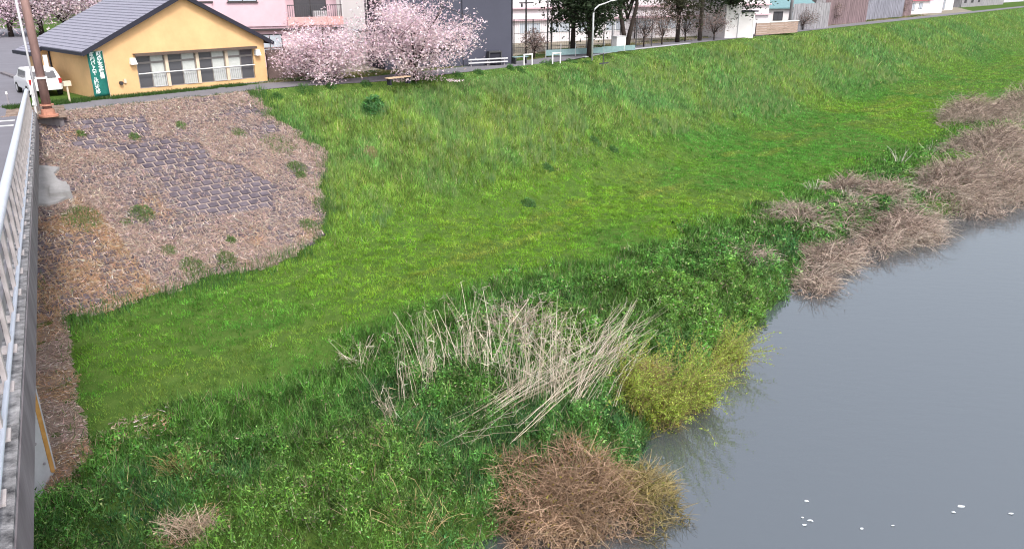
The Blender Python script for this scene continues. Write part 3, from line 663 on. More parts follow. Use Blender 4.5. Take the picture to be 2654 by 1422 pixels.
YG1, YG2 = (.16, .22, .02), (.42, .45, .07)
for (u, v, rx, ry, h, nl, L, lab) in [
    (1665, 1095, .8, .6, .9, 2600, 2.3, 'bright yellow green bush leaning over the river by the fallen reeds'),
    (1755, 1085, .9, .6, 1.1, 3400, 3.0, 'tall olive yellow bush in the middle of the bushes over the water'),
    (1830, 1040, .9, .6, 1.1, 3000, 2.9, 'pale yellow green bush above the drooping water edge'),
    (1905, 940, .9, .6, .9, 2600, 2.2, 'yellow green bush at the bank corner next to dark weeds')]:
    x, y, _ = onz(u, v, -13.2); x -= .3; y += .3
    E = thicket(lab, x, y, rx, ry, h, 120, (.20, .16, .06), (.34, .28, .11), 'willow_bush', nl // 4, (YG1, YG2), 'bush', 'yellow green bushes over the water', .8, lsize=.06, L0=.8)
    arching(E, x, y, rx, ry, .8, 120, L, (.14, .11, .05), (.34, .28, .12), (.006, .013), int(nl * 1.5), (.20, .30, .03), (.50, .60, .13), (.085, .028), RIV + .8, .9, (.02, .5), (.05, .26))
x, y, _ = onz(1690, 1010, -12.7); thicket('tan brown dry scrub between fallen reeds and yellow bush', x, y, 1.0, .7, 1.5, 420, (.26, .20, .09), (.46, .37, .2), leaves=1100, lcol=((.22, .19, .03), (.40, .34, .09)), rot=.7, lsize=.07)
MV1, MV2 = (.20, .14, .115), (.56, .45, .38)
for (u, v, zz, rx, ry, h, n, lab) in [
    (2340, 590, -13.0, 3.4, 1.5, 1.5, 1500, 'wide brown dead reed mound drooping into the river'),
    (2150, 655, -12.9, 1.9, 1.1, 1.0, 650, 'small tan reed mound at the bank corner with green weeds'),
    (2470, 500, -12.8, 3.6, 2.0, 2.0, 1400, 'tall mauve brown dead reed bank beside the wide mound'),
    (2590, 480, -12.9, 4.2, 2.2, 2.4, 1500, 'tangled mauve reed bank arching over the shaded water'),
    (2560, 400, -12.6, 5.0, 2.6, 2.3, 1500, 'mauve brown dead reed mass farther along the water edge'),
    (2670, 400, -12.6, 5.0, 3.0, 2.9, 1200, 'tall dead reed mass closing the view along the river'),
    (2510, 310, -12.4, 4.6, 2.6, 2.6, 1300, 'round mauve dead reed mound standing on the mown berm edge'),
    (2640, 300, -12.4, 6.5, 3.4, 3.2, 1200, 'pale greyish dead reed mound behind the round mauve mound'),
    (2040, 565, -12.5, 1.3, .8, .55, 300, 'low rosy dead reed heap on the rough bank'),
    (2200, 560, -12.6, 1.8, 1.0, .7, 380, 'flattened pinkish reed heap behind the wide brown mound'),
    (2090, 590, -12.7, 1.5, .9, .9, 420, 'tan dead reed tuft between the rosy heap and small tan mound'),
    (2190, 500, -12.5, 1.4, .9, .9, 360, 'greyish dead reed tuft behind the flattened pinkish heap'),
    (2280, 520, -12.6, 1.8, 1.0, 1.1, 480, 'grey tan dead reed tuft between wide mound and green weeds'),
    (2120, 720, -13.0, 1.0, .7, .7, 240, 'low tan dead fringe hanging at the bank corner over water'),
    (1940, 690, -12.6, 1.0, .7, .5, 180, 'small pinkish dead stalk patch among dark green weeds')]:
    x, y, _ = onz(u, v, zz); thicket(lab, x, y, rx * 1.25, ry * 1.2, h * .9, int(n * 1.25), MV1, MV2, 'dead_reed_mound', cat='reeds', group='dead reed mounds on the river edge', rot=.75, r=(.010, .020), leaves=int(n * .3), lcol=((.20, .17, .09), (.40, .31, .24)), lsize=.10, dens=1.3, L0=1.25, droopy=.3)
    E = [o for o in COL.objects if o.get('label') == lab][-1]; arching(E, x, y, rx * 1.2, ry * 1.3, .75, int(n * .55), (1.1 + .7 * h), (.24, .19, .15), (.60, .52, .44), (.006, .016), int(n * 1.6), (.30, .23, .18), (.58, .49, .41), (.22, .022), RIV, 1.5, (.2, .85), (.15, .5))
for (u, v, n, L) in [(2330, 430, 16, 1.3), (2410, 400, 14, 1.2), (2110, 500, 18, .8), (2200, 520, 24, .9)]:
    x, y, _ = onz(u, v, -12.5); reed_clump('short sheaf of pale upright reeds on the far bank', x, y, .35, n, L, .3, .1, cA=(.5, .45, .38), cB=(.66, .62, .55), r=(.014, .024), group='pale reed sheaves on the far bank', leaves=30)
for (u, v, n, L) in [(1075, 1370, 40, 1.2), (1150, 1330, 26, 1.1), (1050, 1180, 22, 1.0), (1200, 1390, 30, .9)]:
    x, y, _ = onz(u, v, -12.7); reed_clump('thin tan dry stalks poking from the dark weeds', x, y, .5, n, L, .55, .25, cA=(.36, .28, .13), cB=(.52, .43, .24), r=(.008, .014), group='thin dry stalks in the weeds', leaves=50)
x, y, _ = onz(500, 1375, -12.4); thicket('flat heap of dead brown stalks in the weeds near the pier', x, y, .75, .5, .28, 200, (.30, .21, .15), (.52, .42, .33), cat='straw heap', name='straw_heap')
x, y, _ = onz(485, 1225, -12.4); thicket('olive tan heap of dry weeds close to the pier', x, y, .7, .45, .3, 160, (.26, .20, .08), (.42, .34, .16), cat='straw heap', name='straw_heap')
# overhanging bare twigs near the water
x, y, _ = onz(1560, 1385, -13.3); reed_clump('bare dark twigs dipping into the water under the thicket', x, y, .6, 60, 1.1, .85, .25, -.6, .9, cA=(.10, .07, .05), cB=(.24, .17, .13), group=None, name='drooping_twigs', cat='twigs')

# ------------------------------------------------------------------ yellow hall
HC = onz(250, 257, CREST); HA = 42
def hall():
    E = empty('yellow_hall', (-22.5, 42.5, CREST), HA, 'yellow stucco single storey hall with grey tiled gable roof', 'building')
    Lw, D1, D2, ze, zp = 10.42, 5.9, 7.9, 2.62, 5.25
    xp = 5.45
    wx0, wx1, wz0, wz1 = 2.4, 9.6, .30, 2.12
    m = MB()
    m.box(0, wx0, 0, .18, -.3, ze - .05).box(wx1, Lw, 0, .18, -.3, ze - .05).box(wx0, wx1, 0, .18, -.3, wz0).box(wx0, wx1, 0, .18, wz1, ze - .05)
    m.prism([(0, 0, ze - .05), (Lw, 0, ze - .05), (xp, 0, zp - .12)], (0, .18, 0))
    m.box(0, .18, .181, D1, -.3, ze - .05).box(Lw - .18, Lw, .181, D2, -.3, ze - .05)
    m.box(-.55, .18, D1 + .002, D1 + .18, -.3, ze - .25).box(-.55, -.37, D1 + .181, D2, -.3, ze - .25)
    m.box(wx0 + .01, wx1 - .01, .9, 1.0, 0, wz1 + .1)
    m.build('wall', M['stucco'], E)
    # roof: stepped courses; left plane extends wider behind
    rise = (zp - ze)
    def plane(side):
        m = MB(); n = 22
        for i in range(n):
            t0, t1 = i / n, (i + 1) / n
            if side < 0: xe, x1 = -.42, xp
            else: xe, x1 = Lw + .42, xp
            xa, xb = xe + (x1 - xe) * t0, xe + (x1 - xe) * t1
            ov = .42 * rise / (xp if side < 0 else Lw - xp)
            za, zb = (ze - ov) + (zp - ze + ov) * t0 + .09, (ze - ov) + (zp - ze + ov) * t1 + .05
            y0, y1 = -.32, D2 + .4
            m.hexa([(xa, y0, za - .10), (xb, y0, zb - .10), (xb, y1, zb - .10), (xa, y1, za - .10)], [(xa, y0, za), (xb, y0, zb), (xb, y1, zb), (xa, y1, za)])
        if side < 0:
            for i in range(3):
                t0, t1 = i / 3, (i + 1) / 3; xa, xb = -1.05 + .62 * t0, -1.05 + .62 * t1; za, zb = ze - .47 + .28 * t0, ze - .50 + .28 * t1
                m.hexa([(xa, D1 - .35, za - .06), (xb, D1 - .35, zb - .06), (xb, D2 + .4, zb - .06), (xa, D2 + .4, za - .06)], [(xa, D1 - .35, za + .05), (xb, D1 - .35, zb + .05), (xb, D2 + .4, zb + .05), (xa, D2 + .4, za + .05)])
        return m
    rf = plane(-1).build('roof_slope', M['roof'], E); plane(1).build('roof_slope', M['roof'], E)
    ov = .42 * rise / xp
    m = MB(); m.tube([(xp, -.34, zp + .10), (xp, D2 + .42, zp + .10)], .12, 8); m.build('ridge_cap', M['roof'], E)
    for (xe, nm) in ((-.42, 0), (Lw + .42, 1)):
        m = MB(); m.prism([(xe, -.36, ze - ov - .16), (xe, -.36, ze - ov + .10), (xp, -.36, zp + .10), (xp, -.36, zp - .16)], (0, .05, 0)); m.build('barge_board', M['dark'], E)
        m = MB(); sx = -1 if nm == 0 else 1; m.box(min(xe, xe + sx * .1), max(xe, xe + sx * .1), -.36, (D1 - .36 if nm == 0 else D2), ze - ov - .12, ze - ov + .05); m.build('gutter', M['dark'], E)
    m = MB(); m.box(-1.18, -1.06, D1 - .4, D2 + .4, ze - .63, ze - .44); m.build('gutter', M['dark'], E)
    m = MB(); m.prism([(-1.08, D1 - .38, ze - .64), (-1.08, D1 - .38, ze - .43), (-.45, D1 - .38, ze - .14), (-.45, D1 - .38, ze - .36)], (0, .03, 0)); m.build('barge_board', M['dark'], E)
    for (x, y, z1) in ((-.06, D1 - .15, ze - .2), (Lw + .06, .2, ze - .2), (-.6, D1 + .15, ze - .6)):
        m = MB(); m.tube([(x - (.1 if x < 1 else -.1), y, z1 + .05), (x, y, z1 - .2), (x, y, -.2)], .05, 8); m.build('downpipe', M['dark'], E)
    # window band: four bays
    m = MB(); m.box(wx0 - .12, wx1 + .15, -.32, -.002, wz1 + .02, wz1 + .10).box(wx0 - .12, wx1 + .15, -.34, -.28, wz1 - .04, wz1 + .06); m.build('window_hood', M['hood'], E)
    xs = [2.4, 4.1, 5.95, 7.8, 9.6]
    for i, x in enumerate(xs):
        if 0 < i < 4: m = MB(); m.box(x - .09, x + .09, -.05, .14, wz0, wz1 + .01); m.build('pilaster', M['cream'], E)
    for i in range(4):
        x0, x1 = xs[i] + (.1 if i else .02), xs[i + 1] - (.1 if i < 3 else .02); xm = (x0 + x1) / 2; zt = 1.68
        W = empty('window', (0, 0, 0), 90); W.parent = E
        fr = MB()
        for (a, b_) in ((x0, x0 + .05), (xm - .03, xm + .03), (x1 - .05, x1)): fr.box(a, b_, .06, .13, wz0, wz1)
        fr.box(x0 + .05, xm - .03, .06, .13, zt - .05, zt + .06).box(xm + .03, x1 - .05, .06, .13, zt - .05, zt + .06)
        fr.box(x0 + .05, xm - .03, .06, .13, wz0, wz0 + .05).box(xm + .03, x1 - .05, .06, .13, wz0, wz0 + .05)
        fr.build('frame', M['frame_grey'], W)
        cur = 1 if i < 3 else 0
        for k in (0, 1):
            a, b_ = (x0 + .05, xm - .03) if k == 0 else (xm + .03, x1 - .05)
            mt = M['curtain'] if k == cur else M['pane_dark']
            MB().box(a, b_, .09, .10, wz0 + .05, zt - .05).build('pane', mt, W); MB().box(a, b_, .09, .10, zt + .06, wz1).build('transom_pane', mt, W)
        rl = MB(); a, b_ = (xm + .06, x1 - .02) if cur else (x0 + .02, xm - .06)
        rl.box(a, b_, -.06, -.03, wz0 + .75, wz0 + .79).box(a, b_, -.06, -.03, wz0 + .05, wz0 + .08)
        q = a
        while q < b_: rl.box(q, q + .035, -.055, -.035, wz0 + .08, wz0 + .75); q += .13
        rl.build('balustrade', M['lightsteel'], W)
    m = MB(); m.tube([(wx0, -.09, 1.12), (wx1, -.09, 1.12)], .03, 6); m.build('safety_bar', M['white'], E)
    for x in (2.2, 9.85):
        m = MB(); m.hexa([(x - .17, -.26, 1.66), (x + .17, -.26, 1.66), (x + .17, 0, 1.66), (x - .17, 0, 1.66)], [(x - .14, -.14, 2.0), (x + .14, -.14, 2.0), (x + .14, 0, 2.0), (x - .14, 0, 2.0)])
        vv = m.build('vent_cowl', M['white'], E)
    m = MB(); m.tube([(1.38, -.16, .72), (1.38, 0, .72)], .10, 12); m.build('vent_pipe', M['frame_dark'], E)
    m = MB(); m.box(1.55, 1.68, -.08, -.001, .70, .92); m.build('meter_box', M['cream'], E)
    m = MB(); m.box(-.02, Lw + .02, -.03, -.001, -.3, .06); m.build('plinth', M['concrete'], E)
hall()
# green banner with lettering
BN = empty('green_banner', (-22.5, 42.5, CREST), HA, 'tall green banner with white vertical Japanese lettering on the hall corner', 'banner')
m = MB()
nx, nz = 4, 14
vs = []; fs = []
for k in range(nz + 1):
    for i in range(nx + 1):
        z = .10 + 2.36 * k / nz; vs.append((-.12 + .80 * i / nx, -.06 + .018 * math.sin(k * 1.3 + i), z))
for k in range(nz):
    for i in range(nx): q = k * (nx + 1) + i; fs.append((q, q + 1, q + nx + 2, q + nx + 1))
m.add(vs, fs); o = m.build('cloth', M['banner'], BN, True, False)
sol = o.modifiers.new('thick', 'SOLIDIFY'); sol.thickness = .006
m = MB(); m.tube([(-.16, -.05, 2.48), (.72, -.05, 2.48)], .018, 8).tube([(.71, -.05, .02), (.71, -.05, 2.48)], .014, 8); m.build('pole', M['cream'], BN)
def column(txt, x, ztop, size, step):
    for i, ch in enumerate(txt):
        cu = bpy.data.curves.new('letter', 'FONT'); cu.body = ch; cu.size = size; cu.align_x = 'CENTER'; cu.extrude = .002; cu.offset = .006
        o = bpy.data.objects.new('letter', cu); COL.objects.link(o)
        bpy.context.view_layer.update(); me = bpy.data.meshes.new_from_object(o.evaluated_get(bpy.context.evaluated_depsgraph_get()))
        bpy.data.objects.remove(o); me.materials.clear(); me.materials.append(M['print'])
        o = bpy.data.objects.new('letter', me); COL.objects.link(o); o.parent = BN
        o.location = (x, -.088, ztop - (i + .85) * step); o.rotation_euler = (R(90), 0, R(90) if ch == 'ー' else 0)
        if ch == 'ー': o.rotation_euler = (R(90), R(90), 0); o.location = (x - .1, -.088, ztop - (i + .0) * step)
column('町内パトロール隊本部', .10, 2.42, .245, .215)
column('町の安全警備', .46, 2.44, .265, .235)

# ------------------------------------------------------------------ other buildings
def windowed(E, x0, x1, z0, z1, y=-.0, pane='pane_sky', frame='frame_dark', n=2, sill=True):
    W = empty('window', (0, 0, 0), 90); W.parent = E; f = MB(); t_ = .06
    f.box(x0, x1, y - .05, y - .002, z0, z0 + t_).box(x0, x1, y - .05, y - .002, z1 - t_, z1)
    for i in range(n + 1):
        xx = x0 + (x1 - x0 - t_) * i / n; f.box(xx, xx + t_, y - .049, y - .003, z0 + t_, z1 - t_)
    f.build('frame', M[frame], W)
    for i in range(n):
        a = x0 + (x1 - x0 - t_) * i / n + t_; b_ = x0 + (x1 - x0 - t_) * (i + 1) / n
        MB().box(a, b_, y - .03, y - .012, z0 + t_, z1 - t_).build('pane', M[pane], W)
    if sill: MB().box(x0 - .08, x1 + .08, y - .12, y - .051, z0 - .06, z0 - .001).build('sill', M[frame], W)
    return W
PK = empty('pink_house', (-12.9, 61.4, CREST), 66, 'pink stucco two storey house with salmon balcony behind the cherry tree', 'house')
m = MB(); m.box(-11.5, 0, 0, 8, -.2, 2.62).box(-11.5, -4.0, 0, 8, 2.9, 7.4).box(-4.0, 0, 1.4, 8, 2.9, 7.4).box(-11.5, 0, .1, 8, 2.62, 2.9); m.build('wall', M['pink'], PK)
m = MB(); m.box(-11.6, .12, -.3, -.001, 2.62, 2.74); m.build('eave_band', M['frame_dark'], PK)
m = MB(); m.box(-4.0, .1, -.25, .12, 2.92, 3.5).box(-.02, .12, .121, 1.4, 2.92, 3.5); m.build('balcony_parapet', M['pink2'], PK)
m = MB(); m.box(-4.0, 0, -.15, 1.4, 2.78, 2.9); m.build('balcony_floor', M['pink2'], PK)
m = MB()
m.box(-3.95, .05, -.22, -.17, 4.30, 4.36)
for i in range(26): m.box(-3.93 + i * .157, -3.90 + i * .157, -.21, -.18, 3.51, 4.30)
m.build('balcony_railing', M['steel'], PK)
m = MB(); m.box(-2.0, -1.0, .3, .8, 3.0, 3.9); m.build('air_conditioner', M['lightsteel'], PK)
m = MB(); m.box(.001, .14, -.2, .2, 2.95, 7.4); m.build('corner_post', M['offwhite'], PK)
windowed(PK, -6.3, -4.5, 1.0, 2.35, 0, 'pane_sky', 'frame_dark', 2); windowed(PK, -2.9, -1.0, .3, 2.1, 0, 'pane_dark', 'frame_dark', 2)
windowed(PK, -8.0, -6.0, 4.6, 5.9, 0, 'pane_sky', 'frame_dark', 2); windowed(PK, -3.2, -.8, 3.0, 5.0, 1.4, 'pane_dark', 'frame_dark', 2, False)
m = MB(); m.box(-10.4, -9.1, -.12, -.001, 2.9, 4.55); m.build('bay_panel', M['pink'], PK); m = MB(); m.box(-10.5, -9.0, -.2, -.001, 4.56, 4.66); m.build('bay_cap', M['frame_dark'], PK)
m = MB(); m.prism([(-12, -.5, 7.4), (.5, -.5, 7.4), (.5, 8.5, 7.4), (-12, 8.5, 7.4)], (0, 0, .25)); m.build('roof', M['terracotta'], PK)
WF = empty('brown_garden_wall', onz(697, 207, CREST), 52, 'weathered brown garden wall between yellow hall and cherry tree', 'wall')
for i in range(5):
    m = MB(); m.box(.05 + i * 1.02, .05 + (i + 1) * 1.02 - .03, .1, .25, -.1, 1.85 + .02 * (i % 2)); m.build('panel', M['brown'], WF)
m = MB(); m.box(0, 5.2, .06, .29, 1.9, 1.98); m.build('coping', M['brown'], WF)
GT = empty('white_rack', onz(712, 205, CREST), 60, 'small white metal rack standing by the hall downpipe', 'frame')
m = MB(); m.box(0, .06, 0, .05, .35, 1.5).box(.5, .56, 0, .05, .35, 1.5).box(.06, .5, 0, .05, 1.44, 1.5).box(.06, .5, 0, .05, .35, .41); m.build('frame', M['white'], GT)
m = MB(); m.box(.06, .5, .01, .03, .41, 1.44); m.build('panel', M['hood'], GT); m = MB(); m.box(.05, .15, 0, .05, 0, .34).box(.42, .52, 0, .05, 0, .34); m.build('leg', M['steel'], GT)

WH = empty('white_house', (-11.8, 66.5, CREST), 72, 'tall white walled house between pink house and navy building', 'house')
m = MB(); m.box(-2.5, 2.35, 0, 7, -.2, 8).box(2.35, 4.6, .5, 7, -.2, 8); m.build('wall', M['offwhite'], WH)
m = MB(); m.box(-2.6, 2.45, -.12, -.002, 2.2, 2.3); m.build('band', M['lilac'], WH)
m = MB(); m.tube([(2.46, -.1, -.2), (2.46, -.1, 8)], .06, 8); m.build('downpipe', M['dark'], WH)
windowed(WH, 2.9, 4.3, 4.1, 5.4, .5, 'pane_sky', 'lightsteel', 2)
m = MB(); m.box(2.55, 4.5, .0, .45, 2.7, 2.95); m.build('canopy', M['frame_dark'], WH)
m = MB(); m.box(2.7, 3.5, .05, .4, 1.4, 2.1); m.build('air_conditioner', M['lightsteel'], WH)
m = MB(); m.prism([(-2.9, -.4, 8), (5, -.4, 8), (5, 7.4, 8), (-2.9, 7.4, 8)], (0, 0, .25)); m.build('roof', M['terracotta'], WH)

NV = empty('navy_building', onz(1327, 166, CREST), 62, 'big windowless navy metal clad building behind the cherry trees', 'building')
edges = [-10.3, -8.7, -7.2, -4.15, -.02]
for i in range(4):
    m = MB(); m.box(edges[i] + .035, edges[i + 1] - .035, 0, .12, -.1, 9); m.build('cladding_panel', M['navy'], NV)
m = MB(); m.box(-10.3, -.02, .121, 3.2, -.1, 8.95); m.build('wall', M['navy_seam'], NV)
m = MB(); m.box(-.019, .06, -.02, 3.2, -.1, 9.05); m.build('corner_trim', M['navy_seam'], NV)
m = MB(); m.box(.061, .085, .3, .5, -.1, 9.0); m.build('white_flashing', M['lightsteel'], NV)
m = MB(); m.box(-10.5, .2, -.15, 3.4, 9.06, 9.3); m.build('roof_cap', M['dark'], NV)
LR = empty('low_rail', onz(1215, 174, CREST), 62, 'low grey two bar rail along the foot of the navy building', 'rail')
for k, z in enumerate((.22, .46)): m = MB(); m.box(0, 3.3, .0, .1, z, z + .09); m.build('bar', M['lightsteel'], LR)
for x in (.2, 1.6, 3.0): m = MB(); m.box(x, x + .1, .11, .2, 0, .55); m.build('post', M['galv_dull'], LR)
MC = empty('meter_cabinet', onz(1262, 170, CREST), 62, 'dark open frame cabinet standing against the navy wall', 'cabinet')
m = MB(); m.box(0, 1.1, -.4, .05, .95, 1.05).box(1.0, 1.08, -.38, .02, 0, .95).box(.0, .08, -.38, .02, 0, .95); m.build('frame', M['steel'], MC)
m = MB(); m.box(.09, .99, -.3, 0, .1, .9); m.build('door', M['navy_seam'], MC)

# school: long pale block with window rows
SC = empty('white_school', (1.5, 84, CREST), 62, 'long white school block with rows of windows behind the park', 'school')
Ls = 34
m = MB(); m.box(-6, Ls, 0, 10, -.2, 11); m.build('wall', M['school'], SC)
for z in (3.35, 2.2, 6.6): m = MB(); m.box(-6, Ls, -.35, -.001, z, z + .14); m.build('ledge', M['pink'], SC)
for r_, (z0, z1) in enumerate(((4.4, 5.9), (7.6, 9.1), (.9, 2.0))):
    x = -4.5
    while x < Ls - 3:
        windowed(SC, x, x + 2.6, z0, z1, 0, 'pane_dark' if r_ < 2 else 'pane_sky', 'white', 4 if r_ < 2 else 2, False); x += 3.6
for x in (3.0, 13.8, 24.6): m = MB(); m.tube([(x, -.14, -.2), (x, -.14, 11)], .07, 8); m.build('downpipe', M['frame_dark'], SC)
m = MB(); m.box(-6.3, Ls + .3, -.5, 10.3, 11, 11.3); m.build('roof_slab', M['offwhite'], SC)
LB = empty('lilac_apartment', (14, 104, CREST), 80, 'pale lilac apartment block rising behind the bare trees', 'building')
m = MB(); m.box(0, 13, 0, 10, -.2, 16); m.build('wall', M['lilac'], LB)
for z in (3, 5.8, 8.6):
    for x in (1, 5, 9): windowed(LB, x, x + 2.6, z, z + 1.4, 0, 'pane_sky', 'lightsteel', 2, False)
m = MB(); m.box(-.2, 13.2, -.3, 10.2, 16, 16.3); m.build('roof_slab', M['offwhite'], LB)

def simple_house(name, label, u, v, az, wdt, dep, hw, hr, wall, roof, wins, cat='house', group=None):
    E = empty(name, onz(u, v, CREST), az, label, cat, group)
    MB().box(0, wdt, 0, dep, -.2, hw).build('wall', M[wall], E)
    m = MB(); m.prism([(-.5, -.5, hw - .1), (-.5, dep / 2, hw + hr), (-.5, dep + .5, hw - .1), (-.5, dep / 2, hw - .35)], (wdt + 1, 0, 0)); 
    m = MB()
    m.hexa([(-.5, -.5, hw - .12), (wdt + .5, -.5, hw - .12), (wdt + .5, dep / 2, hw + hr - .12), (-.5, dep / 2, hw + hr - .12)], [(-.5, -.5, hw + .02), (wdt + .5, -.5, hw + .02), (wdt + .5, dep / 2, hw + hr), (-.5, dep / 2, hw + hr)])
    m.hexa([(-.5, dep + .5, hw - .12), (wdt + .5, dep + .5, hw - .12), (wdt + .5, dep / 2 + .002, hw + hr - .12), (-.5, dep / 2 + .002, hw + hr - .12)], [(-.5, dep + .5, hw + .02), (wdt + .5, dep + .5, hw + .02), (wdt + .5, dep / 2 + .002, hw + hr), (-.5, dep / 2 + .002, hw + hr)])
    m.build('roof', M[roof], E)
    m = MB(); m.prism([(.01, .01, hw), (.01, dep / 2, hw + hr - .13), (.01, dep - .01, hw)], (.15, 0, 0)); m.prism([(wdt - .16, .01, hw), (wdt - .16, dep / 2, hw + hr - .13), (wdt - .16, dep - .01, hw)], (.15, 0, 0)); m.build('gable', M[wall], E)
    for (a, b_, c, d) in wins: windowed(E, a, b_, c, d, 0, 'pane_sky' if random.random() < .5 else 'pane_dark', 'frame_dark', 2, False)
    return E
simple_house('grey_bungalow', 'pale bungalow with teal tiled roof beside the white garage', 1985, 72, 70, 8, 6, 2.6, 1.6, 'offwhite', 'tealroof', [(1, 2.6, .9, 2.1), (4, 6.4, .4, 2.1)])
simple_house('grey_house', 'grey two storey house behind the sheet metal fences', 2110, 52, 62, 16, 8, 5.6, 2, 'greywall', 'terracotta', [(1, 3, 3.5, 4.8), (6, 8, 3.5, 4.8), (1, 3, .8, 2.2)])
simple_house('lilac_house', 'blue grey house behind the reddish fence near the hut', 2255, 40, 58, 24, 9, 6.0, 2.2, 'lilac', 'terracotta', [(2, 4, 1.2, 2.4), (7, 9, 1.2, 2.4), (12, 14, 1.2, 2.4)])
simple_house('red_roof_hut', 'small white hut with red hipped roof beside the far path', 2352, 38, 50, 9, 5, 2.6, 1.9, 'offwhite', 'redroof', [(1.2, 2.6, .6, 2.1), (4.4, 6, .9, 2.1)], 'hut')
simple_house('white_shed', 'white shed with dark doorway next to the red roofed hut', 2440, 28, 46, 7, 5, 3.6, 1.2, 'offwhite', 'terracotta', [(.4, 1.6, .2, 2.2)], 'shed')
simple_house('far_house', 'dark shuttered house at the far end of the path', 2490, 20, 44, 40, 9, 6, 2, 'greywall', 'terracotta', [(2, 4, 1, 2.5), (8, 10, 1, 2.5), (14, 16, 1, 2.5)])
simple_house('distant_block', 'long grey house row in the distance behind the far fence', 2560, 10, 44, 150, 12, 7, 2, 'lilac', 'terracotta', [])
# far fences and garage
GR = empty('white_garage', onz(1900, 99, CREST), 62, 'flat white garage wall beside the evergreen tree', 'garage')
m = MB(); m.box(-1.3, 2.9, 0, 4, -.1, 2.75).box(-1.3, .9, .02, 4, 2.75, 3.6); m.build('wall', M['offwhite'], GR); m = MB(); m.box(.9, 3.3, -.2, 4.2, 2.76, 2.92); m.build('flat_roof', M['dark'], GR)
m = MB(); m.box(2.75, 2.93, -.06, -.001, -.1, 2.7); m.build('corner_post', M['white'], GR); m = MB(); m.tube([(.5, -.08, 0), (.5, -.08, 2.6)], .05, 8); m.build('downpipe', M['lightsteel'], GR)
BF = empty('board_fence', onz(1958, 94, CREST), 50, 'weathered brown horizontal board fence with pale top rail', 'fence')
for i in range(5): m = MB(); m.box(0, 9.0, 0, .04, .08 + i * .27, .08 + i * .27 + .25); m.build('board', M['board'], BF)
m = MB(); m.box(-.1, 9.1, -.05, .09, 1.44, 1.54); m.build('top_rail', M['white'], BF)
for x in (.0, 3, 6, 8.9): m = MB(); m.box(x, x + .1, .045, .14, 0, 1.43); m.build('post', M['bark2'], BF)
def sheet_fence(label, u0, v0, az, n, wdt, hgt, mt, name='sheet_fence'):
    E = empty(name, onz(u0, v0, CREST), az, label, 'fence')
    for i in range(n):
        m = MB(); k = 4
        for j in range(k):
            a = i * wdt + j * wdt / k; m.box(a + .01, a + wdt / k - .02, -.02 * (j % 2), .03, 0, hgt + .03 * math.sin(i * 2.1))
        m.build('panel', M[mt], E)
    m = MB(); m.box(0, n * wdt, .031, .08, .3, .4).box(0, n * wdt, .031, .08, hgt - .5, hgt - .4); m.build('rail', M['galv_dull'], E)
    return E
sheet_fence('grey sheet metal fence right after the brown boards', 2050, 80, 46, 7, 1.5, 3.3, 'greywall')
sheet_fence('reddish brown corrugated fence on the far side of the path', 2132, 68, 43, 12, 1.4, 4.6, 'redsheet')
sheet_fence('blue grey corrugated fence following the reddish one', 2212, 56, 42.5, 16, 1.5, 4.8, 'bluesheet')
sheet_fence('mauve corrugated fence ending at the red roofed hut', 2290, 47, 42.5, 10, 1.5, 4.6, 'redsheet')
PF = empty('striped_fence', onz(2490, 20, CREST), 42.3, 'black and white striped railing beside the far end of path', 'fence')
for i in range(16): m = MB(); m.box(i * 1.9, i * 1.9 + .9, 0, .08, 0, 2.6); m.build('slat', M['steel' if i % 2 == 0 else 'white'], PF)
# far tree belt so the skyline stays closed
# ------------------------------------------------------------------ park furniture
NF = empty('park_net_fence', onz(1332, 140, CREST), 58, 'tall dark wire mesh fence around the park', 'fence')
for i in range(9): m = MB(); m.tube([(i * 2, 0, 0), (i * 2, 0, 2.9)], .045, 6); m.build('post', M['steel'], NF)
for z in (.5, 1.7, 2.85): m = MB(); m.tube([(0, 0, z), (16, 0, z)], .022, 6); m.build('rail', M['steel'], NF)
m = MB()
for i in range(80): m.box(i * .2 + .09, i * .2 + .1, .0, .006, .1, 2.85)
tag(m.build('mesh_wire', M['steel'], NF), kind='stuff')
TN = empty('teal_net', onz(1415, 150, CREST), 60, 'low teal windbreak netting along the park edge', 'netting')
for i in range(5):
    m = MB(); m.box(i * 1.5, i * 1.5 + 1.45, 0, .02, .15, .62); m.build('panel', M['teal'], TN); m = MB(); m.tube([(i * 1.5, .04, 0), (i * 1.5, .04, 1.1)], .03, 6); m.build('post', M['lightsteel'], TN)
TN2 = empty('teal_net', onz(1560, 138, CREST), 58, 'short teal netting panel beside the white box under the trees', 'netting')
for i in range(3): m = MB(); m.box(i * 1.3, i * 1.3 + 1.25, 0, .02, .1, .55); m.build('panel', M['teal'], TN2)
WB = empty('white_box', onz(1606, 133, CREST), 55, 'white storage box beneath the forked tree', 'box')
m = MB(); m.box(-.4, .7, 0, .7, 0, 1.25); m.build('body', M['white'], WB); m = MB(); m.box(-.45, .75, -.05, .75, 1.251, 1.32); m.build('lid', M['lightsteel'], WB)
for i, (u, v, lab) in enumerate([(1358, 170, 'white hoop barrier standing next to the navy building'), (1432, 166, 'white hoop barrier standing by the park netting')]):
    E = empty('hoop_barrier', onz(u, v, CREST), 56, lab, 'barrier')
    for x in (0, .75): m = MB(); m.tube([(x, 0, 0), (x, 0, .74)], .05, 8); m.build('leg', M['white'], E)
    m = MB(); m.tube([(-.05, 0, .78), (.8, 0, .78)], .055, 8); m.build('top_bar', M['white'], E)
E = empty('park_bench', onz(1330, 168, CREST), 56, 'weathered teal slat bench at the navy building corner', 'bench')
for k in range(3): m = MB(); m.box(.2, 1.5, .1 + k * .14, .21 + k * .14, .50, .55); m.build('slat', M['teal'], E)
for x in (.3, 1.3): m = MB(); m.box(x, x + .08, .12, .48, 0, .499); m.build('leg', M['steel'], E)
